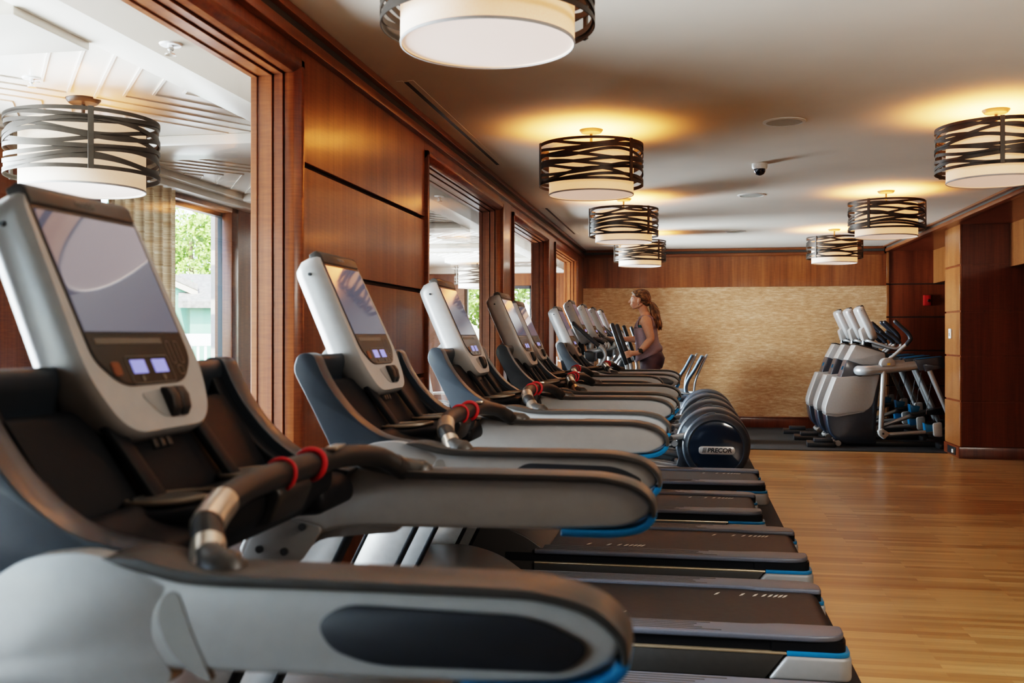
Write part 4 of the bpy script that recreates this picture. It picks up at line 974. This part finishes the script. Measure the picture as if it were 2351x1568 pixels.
# upper front and back panels reaching the shoulder straps
def panel(sign):
    rows_ = []
    for z, cx, rx, yw in ((1.43, -.460, .119, .135), (1.47, -.456, .108, .112), (1.51, -.452, .090, .098), (1.545, -.450, .070, .088)):
        row = []
        for k in range(13):
            y = -yw+2*yw*k/12; xx = sqrt(max(0, 1-(y/.165)**2))*rx
            row.append((cx-OX+sign*max(xx, .02), y, z))
        rows_.append(row)
    o = len(tk.v); tk.v += [p for r in rows_ for p in r]
    for j in range(3):
        for k in range(12):
            if j == 2 and 3 <= k <= 8: continue
            tk.f.append([o+j*13+k, o+j*13+k+1, o+(j+1)*13+k+1, o+(j+1)*13+k])
panel(1); panel(-1)
o_ = tk.build('tank_top', 'tank', wm, ang=80)
md = o_.modifiers.new('s', 'SOLIDIFY'); md.thickness = .006; md.offset = 1
for s in (-1, 1):
    MB().tube([w3(-.523, s*.085, 1.535), w3(-.495, s*.090, 1.551), w3(-.450, s*.094, 1.557), w3(-.405, s*.090, 1.551), w3(-.378, s*.083, 1.53)], .005, 8, sq=3.).build('tank_strap', 'tank', wm)
bq = MB(); bq.loft([ering(cx-OX, 0, z, rx, ry) for z, cx, rx, ry in ((1.37, -.452, .112, .150), (1.42, -.456, .113, .152), (1.465, -.454, .106, .158))], cap=False)
bq.build('sports_bra', 'bra', wm, ang=80)
# hair: cap over the cranium, ponytail, tie
hr = MB()
sphere(hr, w3(-.500, 0, 1.782), (.096, .079, .078)); sphere(hr, w3(-.478, 0, 1.752), (.082, .076, .080)); sphere(hr, w3(-.455, 0, 1.722), (.060, .064, .060))
for s in (-1, 1):
    hr.tube([w3(-.585, s*.045, 1.815), w3(-.555, s*.072, 1.79), w3(-.505, s*.078, 1.785), w3(-.455, s*.070, 1.745), w3(-.425, s*.03, 1.712)], [.014, .018, .020, .020, .018], 10)
    hr.tube([w3(-.600, s*.018, 1.815), w3(-.56, s*.05, 1.828), w3(-.50, s*.066, 1.81), w3(-.44, s*.05, 1.76), w3(-.415, s*.015, 1.715)], [.012, .018, .020, .020, .016], 10)
remesh(hr, 'hair', 'hair', wm, .006, 6)
pt = MB()
for k in range(9):
    a = 2*pi*k/9; q = .5 if k % 2 else 1.
    dx, dy = .022*cos(a)*q, .026*sin(a)*q
    pt.tube([w3(-.425, 0, 1.710), w3(-.392+dx, dy*1.1, 1.69), w3(-.362+dx*1.5, dy*1.5-.01, 1.62), w3(-.345+dx*1.4+.008*sin(k), dy*1.5-.015, 1.54), w3(-.318+dx*1.2, dy*1.3-.02, 1.47), w3(-.306+dx*.7, dy*.8-.02, 1.41+.012*(k % 3))], [.013, .016, .020, .019, .015, .004], 8)
pt.build('ponytail', 'hair', wm)
MB().tube([w3(-.418+.004*cos(a), .021*sin(a), 1.709+.021*cos(a)) for a in [2*pi*k/12 for k in range(12)]], .006, 8, closed=True, steps=2).build('hair_tie', 'black', wm)
for s in (-1, 1):
    e = sphere(MB(), w3(-.592, s*.031, 1.744), (.012, .014, .011)).build('eye', 'eyew', wm)
    sphere(MB(), w3(-.602, s*.033, 1.744), (.0035, .006, .0065)).build('iris', 'eyed', e)
    MB().tube([w3(-.611, s*.016, 1.768), w3(-.606, s*.034, 1.773), w3(-.590, s*.052, 1.767)], [.0025, .0035, .002], 8).build('eyebrow', 'hair', wm)
    MB().tube([w3(-.604, s*.020, 1.752), w3(-.603, s*.034, 1.755), w3(-.592, s*.046, 1.750)], .0018, 6).build('eyelash', 'eyed', wm)
    MB().lathe([(.001, -.006), (.004, -.003), (.005, .004), (.001, .010)], w3(-.530, s*.078, 1.682), 'z', 10).build('earring', 'chrome', wm)
MB().tube([w3(-.600, -.028, 1.688), w3(-.613, -.014, 1.681), w3(-.619, 0, 1.680), w3(-.613, .014, 1.681), w3(-.600, .028, 1.688)], .0038, 8).build('lips', 'lip', wm)
wr = Vector(w3(-.500, -.244, 1.190)); ax = (Vector((-.520, -.248, 1.168))-Vector((-.478, -.240, 1.212))).normalized()
u_ = ax.orthogonal().normalized(); v_ = ax.cross(u_)
wt = MB().tube([wr+(u_*cos(a)+v_*sin(a))*.031 for a in [2*pi*k/20 for k in range(20)]], .008, 8, closed=True, steps=2, sq=1.).build('wristwatch', 'watch', wm)
out = Vector((.25, -.93, .25)); out -= ax*out.dot(ax); out.normalize(); q1 = ax; q2 = out.cross(q1)
fc = MB(); fc.loft([[wr+out*h+(q1*cos(2*pi*k/24)+q2*sin(2*pi*k/24))*r_ for k in range(24)] for r_, h in ((.019, .024), (.023, .030), (.023, .040), (.018, .044))])
fc.build('watch_face', 'watch', wt)
for (x, y, z) in ((-.335, -.205, .385), (-.415, .205, .310)):
    sh = MB().loft([ering(x-OX-.055, y, z+h, a, b) for h, a, b in ((0, .125, .042), (.02, .132, .046), (.04, .122, .044), (.065, .085, .040))]).loft([ering(x-OX+.02, y, z+h, a, b) for h, a, b in ((.05, .060, .040), (.09, .048, .038))])
    remesh(sh, 'shoe', 'shoe', wm, .008, 4)
# ---------------------------------------------------------------- outside the lounge
M['grass'] = pbr('pale_paving', (.34, .33, .31), .95, noise=.15, nscale=2)
M['leafa'] = pbr('bright_leaves', (.22, .36, .07), .7, noise=.5, nscale=3)
M['leafb'] = pbr('blue_green_needles', (.12, .21, .17), .8, noise=.4, nscale=3)
M['bark'] = pbr('bark', (.10, .07, .05), .9)
M['shingle'] = pbr('weathered_shingles', (.15, .14, .125), .9, noise=.35, nscale=9)
M['greenwall'] = pbr('green_siding', (.11, .23, .16), .8, noise=.05)
M['eave'] = pbr('tan_eave', (.42, .36, .27), .8)
M['postp'] = pbr('grey_porch_paint', (.46, .42, .38), .8, noise=.05)
M['railw'] = pbr('white_rail', (.8, .8, .8), .6)
struct('ground', MB().box(-90, -5.35, -40, 120, -.5, -.3), 'grass', smooth=False)
def tree(loc, h, r, label, leaf, seed, conifer=False):
    rnd = random.Random(seed)
    t = tag(empty('tree', loc), label, 'tree')
    MB().tube([(0, 0, 0), (.05*r, .03*r, h*.35), (0, 0, h*.8)], [.09*r, .07*r, .03*r], 10).build('trunk', 'bark', t)
    m = MB()
    nleaf = 15000
    for i in range(nleaf):
        if conifer:
            q = rnd.random()**.7; z = h*(.08+.92*q); rr = r*(1-q)*(.35+.65*rnd.random()**.4)*1.0+.05; a = rnd.uniform(0, 2*pi); c = Vector((rr*cos(a), rr*sin(a), z-rr*.25))
        else:
            k = rnd.randrange(26); rk = random.Random(seed*100+k)
            a = rk.uniform(0, 2*pi); e = rk.uniform(-.6, 1.); cc = Vector((cos(a)*sqrt(1-e*e*.8)*r*.62, sin(a)*sqrt(1-e*e*.8)*r*.62, h*.62+e*h*.27)); cr = r*rk.uniform(.28, .45)
            d = Vector((rnd.gauss(0, 1), rnd.gauss(0, 1), rnd.gauss(0, 1))).normalized(); c = cc+d*cr*rnd.uniform(.7, 1.05)
        s = r*rnd.uniform(.018, .042)*(.7 if conifer else 1)
        u = Vector((rnd.gauss(0, 1), rnd.gauss(0, 1), rnd.gauss(0, 1))).normalized(); v = u.orthogonal().normalized()*s*.6; u = u*s
        m.add([c-u, c-v, c+u, c+v], [(0, 1, 2, 3)])
    m.build('foliage', leaf, t, smooth=False)
tree((-18.6, 35, -.3), 6.6, 2.5, 'bright green leafy tree behind the shingled roofs', 'leafa', 3)
tree((-21.8, 43, -.3), 9.0, 1.7, 'tall blue green conifer to the right of the leafy tree', 'leafb', 4, True)
tree((-25.6, 41, -.3), 8.2, 1.7, 'blue green conifer to the left of the leafy tree', 'leafb', 5, True)
tree((-5.9, 25, -.3), 5.6, 2.2, 'green leafy tree seen through the end window of the lounge', 'leafa', 6)
def house(loc, rz, w, d, hz, rise, label, oh=.5):
    t = tag(empty('house', loc, rz), label, 'house')
    MB().box(-w/2, w/2, -d/2, d/2, 0, hz).build('wall', 'greenwall', t)
    MB().prism([(-w/2-oh, hz-.1), (0, hz+rise), (w/2+oh, hz-.1), (w/2+oh, hz-.28), (0, hz+rise-.2), (-w/2-oh, hz-.28)], -d/2-oh, d/2+oh).build('roof', 'shingle', t)
    MB().prism([(-w/2-oh, hz-.3), (0, hz+rise-.22), (w/2+oh, hz-.3), (w/2+oh, hz-.45), (0, hz+rise-.40), (-w/2-oh, hz-.45)], -d/2-oh-.03, -d/2-oh+.05).build('fascia', 'eave', t)
    for x in (-w*.25, w*.25):
        MB().box(x-.5, x+.5, -d/2-.06, -d/2+.02, .9, 2.).build('window_frame', 'railw', t)
house((-11.1, 29.2, -.3), radians(118), 5., 7.8, 2.7, .8, 'low green house with grey shingled roof and wide eaves outside', .3)
house((-17.9, 26.2, -.3), radians(28), 7.2, 5, 3.2, 1.6, 'green gabled house partly behind the console, left of the low one', .12)
f = tag(empty('fence', (-9.4, 19.9, -.3), radians(28)), 'white picket railing before the green house', 'fence')
MB().box(-3, 3, -.04, .04, 1.45, 1.7).build('top_rail', 'railw', f); MB().box(-3, 3, -.03, .03, .35, .5).build('bottom_rail', 'railw', f)
p = MB()
for k in range(40): p.box(-3+.15*k, -2.95+.15*k, -.02, .02, .5, 1.5)
p.build('picket', 'railw', f, smooth=False)
tag(MB().box(-4.3, -4.15, 8.47, 8.9, -.3, 2.9).build('porch_post', 'postp', None, bevel=.01), 'grey wooden porch post outside the lounge window', 'post')
t = tag(empty('slatted_pergola', (-4.55, 6.6, 0)), 'slatted wooden pergola over the terrace outside the lounge window', 'pergola')
M_ = MB()
for k in range(14): M_.box(-.6, .6, -2.2+.32*k, -2.08+.32*k, 2.9, 3.05)
t and M_.build('slat', 'shingle', t, smooth=False)
# lounge chair glimpsed through the second window
def chair(loc, rz, label):
    t = tag(empty('lounge_chair', loc, rz), label, 'chair', 'white armchairs in the lounge')
    MB().prism(rpoly([(-.3, .40), (-.3, .46), (.3, .46), (.3, .40)], .03), -.28, .28).build('seat', 'whitep', t, bevel=.02)
    MB().prism(rpoly([(.22, .44), (.30, .44), (.44, .95), (.36, .97)], .03), -.27, .27).build('backrest', 'whitep', t, bevel=.02)
    for x in (-.26, .26):
        for y in (-.25, .25): MB().tube([(x, y, .42), (x*1.15, y*1.1, .0)], .016, 10, rnd=False).build('leg', 'railw', t)
    for s in (-1, 1): MB().tube([(-.26, s*.27, .42), (-.25, s*.30, .64), (.05, s*.30, .67), (.34, s*.28, .66)], .016, 10).build('armrest', 'railw', t)
chair((-2.55, 9.7, 0), radians(200), 'white armchair just behind the second window, beside the third console')
chair((-2.9, 11.2, 0), radians(150), 'white armchair farther down the lounge, beyond the other one')
# ---------------------------------------------------------------- light
W = bpy.data.worlds.new('sky'); SC.world = W; W.use_nodes = True
N, L = W.node_tree.nodes, W.node_tree.links
bg = N['Background']; sky = N.new('ShaderNodeTexSky'); sky.sky_type = 'NISHITA'; sky.sun_disc = False
sky.sun_elevation = radians(48); sky.sun_rotation = radians(150); sky.air_density = 1.; sky.dust_density = 1.5
L.new(sky.outputs[0], bg.inputs['Color']); bg.inputs['Strength'].default_value = 1.3
sun = bpy.data.lights.new('sun', 'SUN'); sun.energy = 12.; sun.angle = radians(.6); sun.color = (1, .95, .86)
so = bpy.data.objects.new('sun', sun); COL.objects.link(so); so.rotation_euler = Vector((-.10, .57, -.80)).to_track_quat('-Z', 'Y').to_euler()
def area(name, loc, rot, sx, sy, pw, col, spread=180):
    l = bpy.data.lights.new(name, 'AREA'); l.shape = 'RECTANGLE'; l.size = sx; l.size_y = sy; l.energy = pw; l.color = col; l.spread = radians(spread)
    o = bpy.data.objects.new(name, l); COL.objects.link(o); o.location = loc; o.rotation_euler = rot; return o
SKY = (.80, .90, 1.)
def win_light(name, x, y0, y1, pw): area(name, (x, (y0+y1)/2, 1.25), (0, -pi/2, 0), 2.2, y1-y0, pw, SKY, 140)
win_light('daylight_a', LX-.02, -3.1, .3, 25)
win_light('daylight_b', LX-.02, 1.75, 4.6, 230)
win_light('daylight_c', -4.97, 11.6, 14.6, 640)
def bulb(name, loc, pw, col=(1, .37, .09), r=.04):
    l = bpy.data.lights.new(name, 'POINT'); l.energy = pw; l.color = col; l.shadow_soft_size = r
    o = bpy.data.objects.new(name, l); COL.objects.link(o); o.location = loc
for (x, y) in PEND: bulb('pendant_bulb', (x, y, 2.42), 27, r=.09)
for (x, y) in LPEND: bulb('lounge_bulb', (x, y, 2.25), 2)
area('added_fill', (2.1, 1.9, 2.6), (radians(25), 0, 0), 1.3, 1.6, 95, (1, .92, .82))  # unseen fill lamp, added to brighten the floor and ceiling
area('alcove_light', (5.4, 8.0, 2.6), (0, 0, 0), 1.5, 6, 12, (1, .75, .5))
SC.view_settings.view_transform = 'Filmic'; SC.view_settings.look = 'High Contrast'; SC.view_settings.exposure = .9
SC.cycles.use_denoising = True; SC.cycles.max_bounces = 8; SC.cycles.diffuse_bounces = 4; SC.cycles.glossy_bounces = 4; SC.cycles.transparent_max_bounces = 16
SC.cycles.sample_clamp_indirect = 6.; SC.cycles.caustics_reflective = False; SC.cycles.caustics_refractive = False
SC.cycles.use_adaptive_sampling = True; SC.cycles.adaptive_threshold = .01
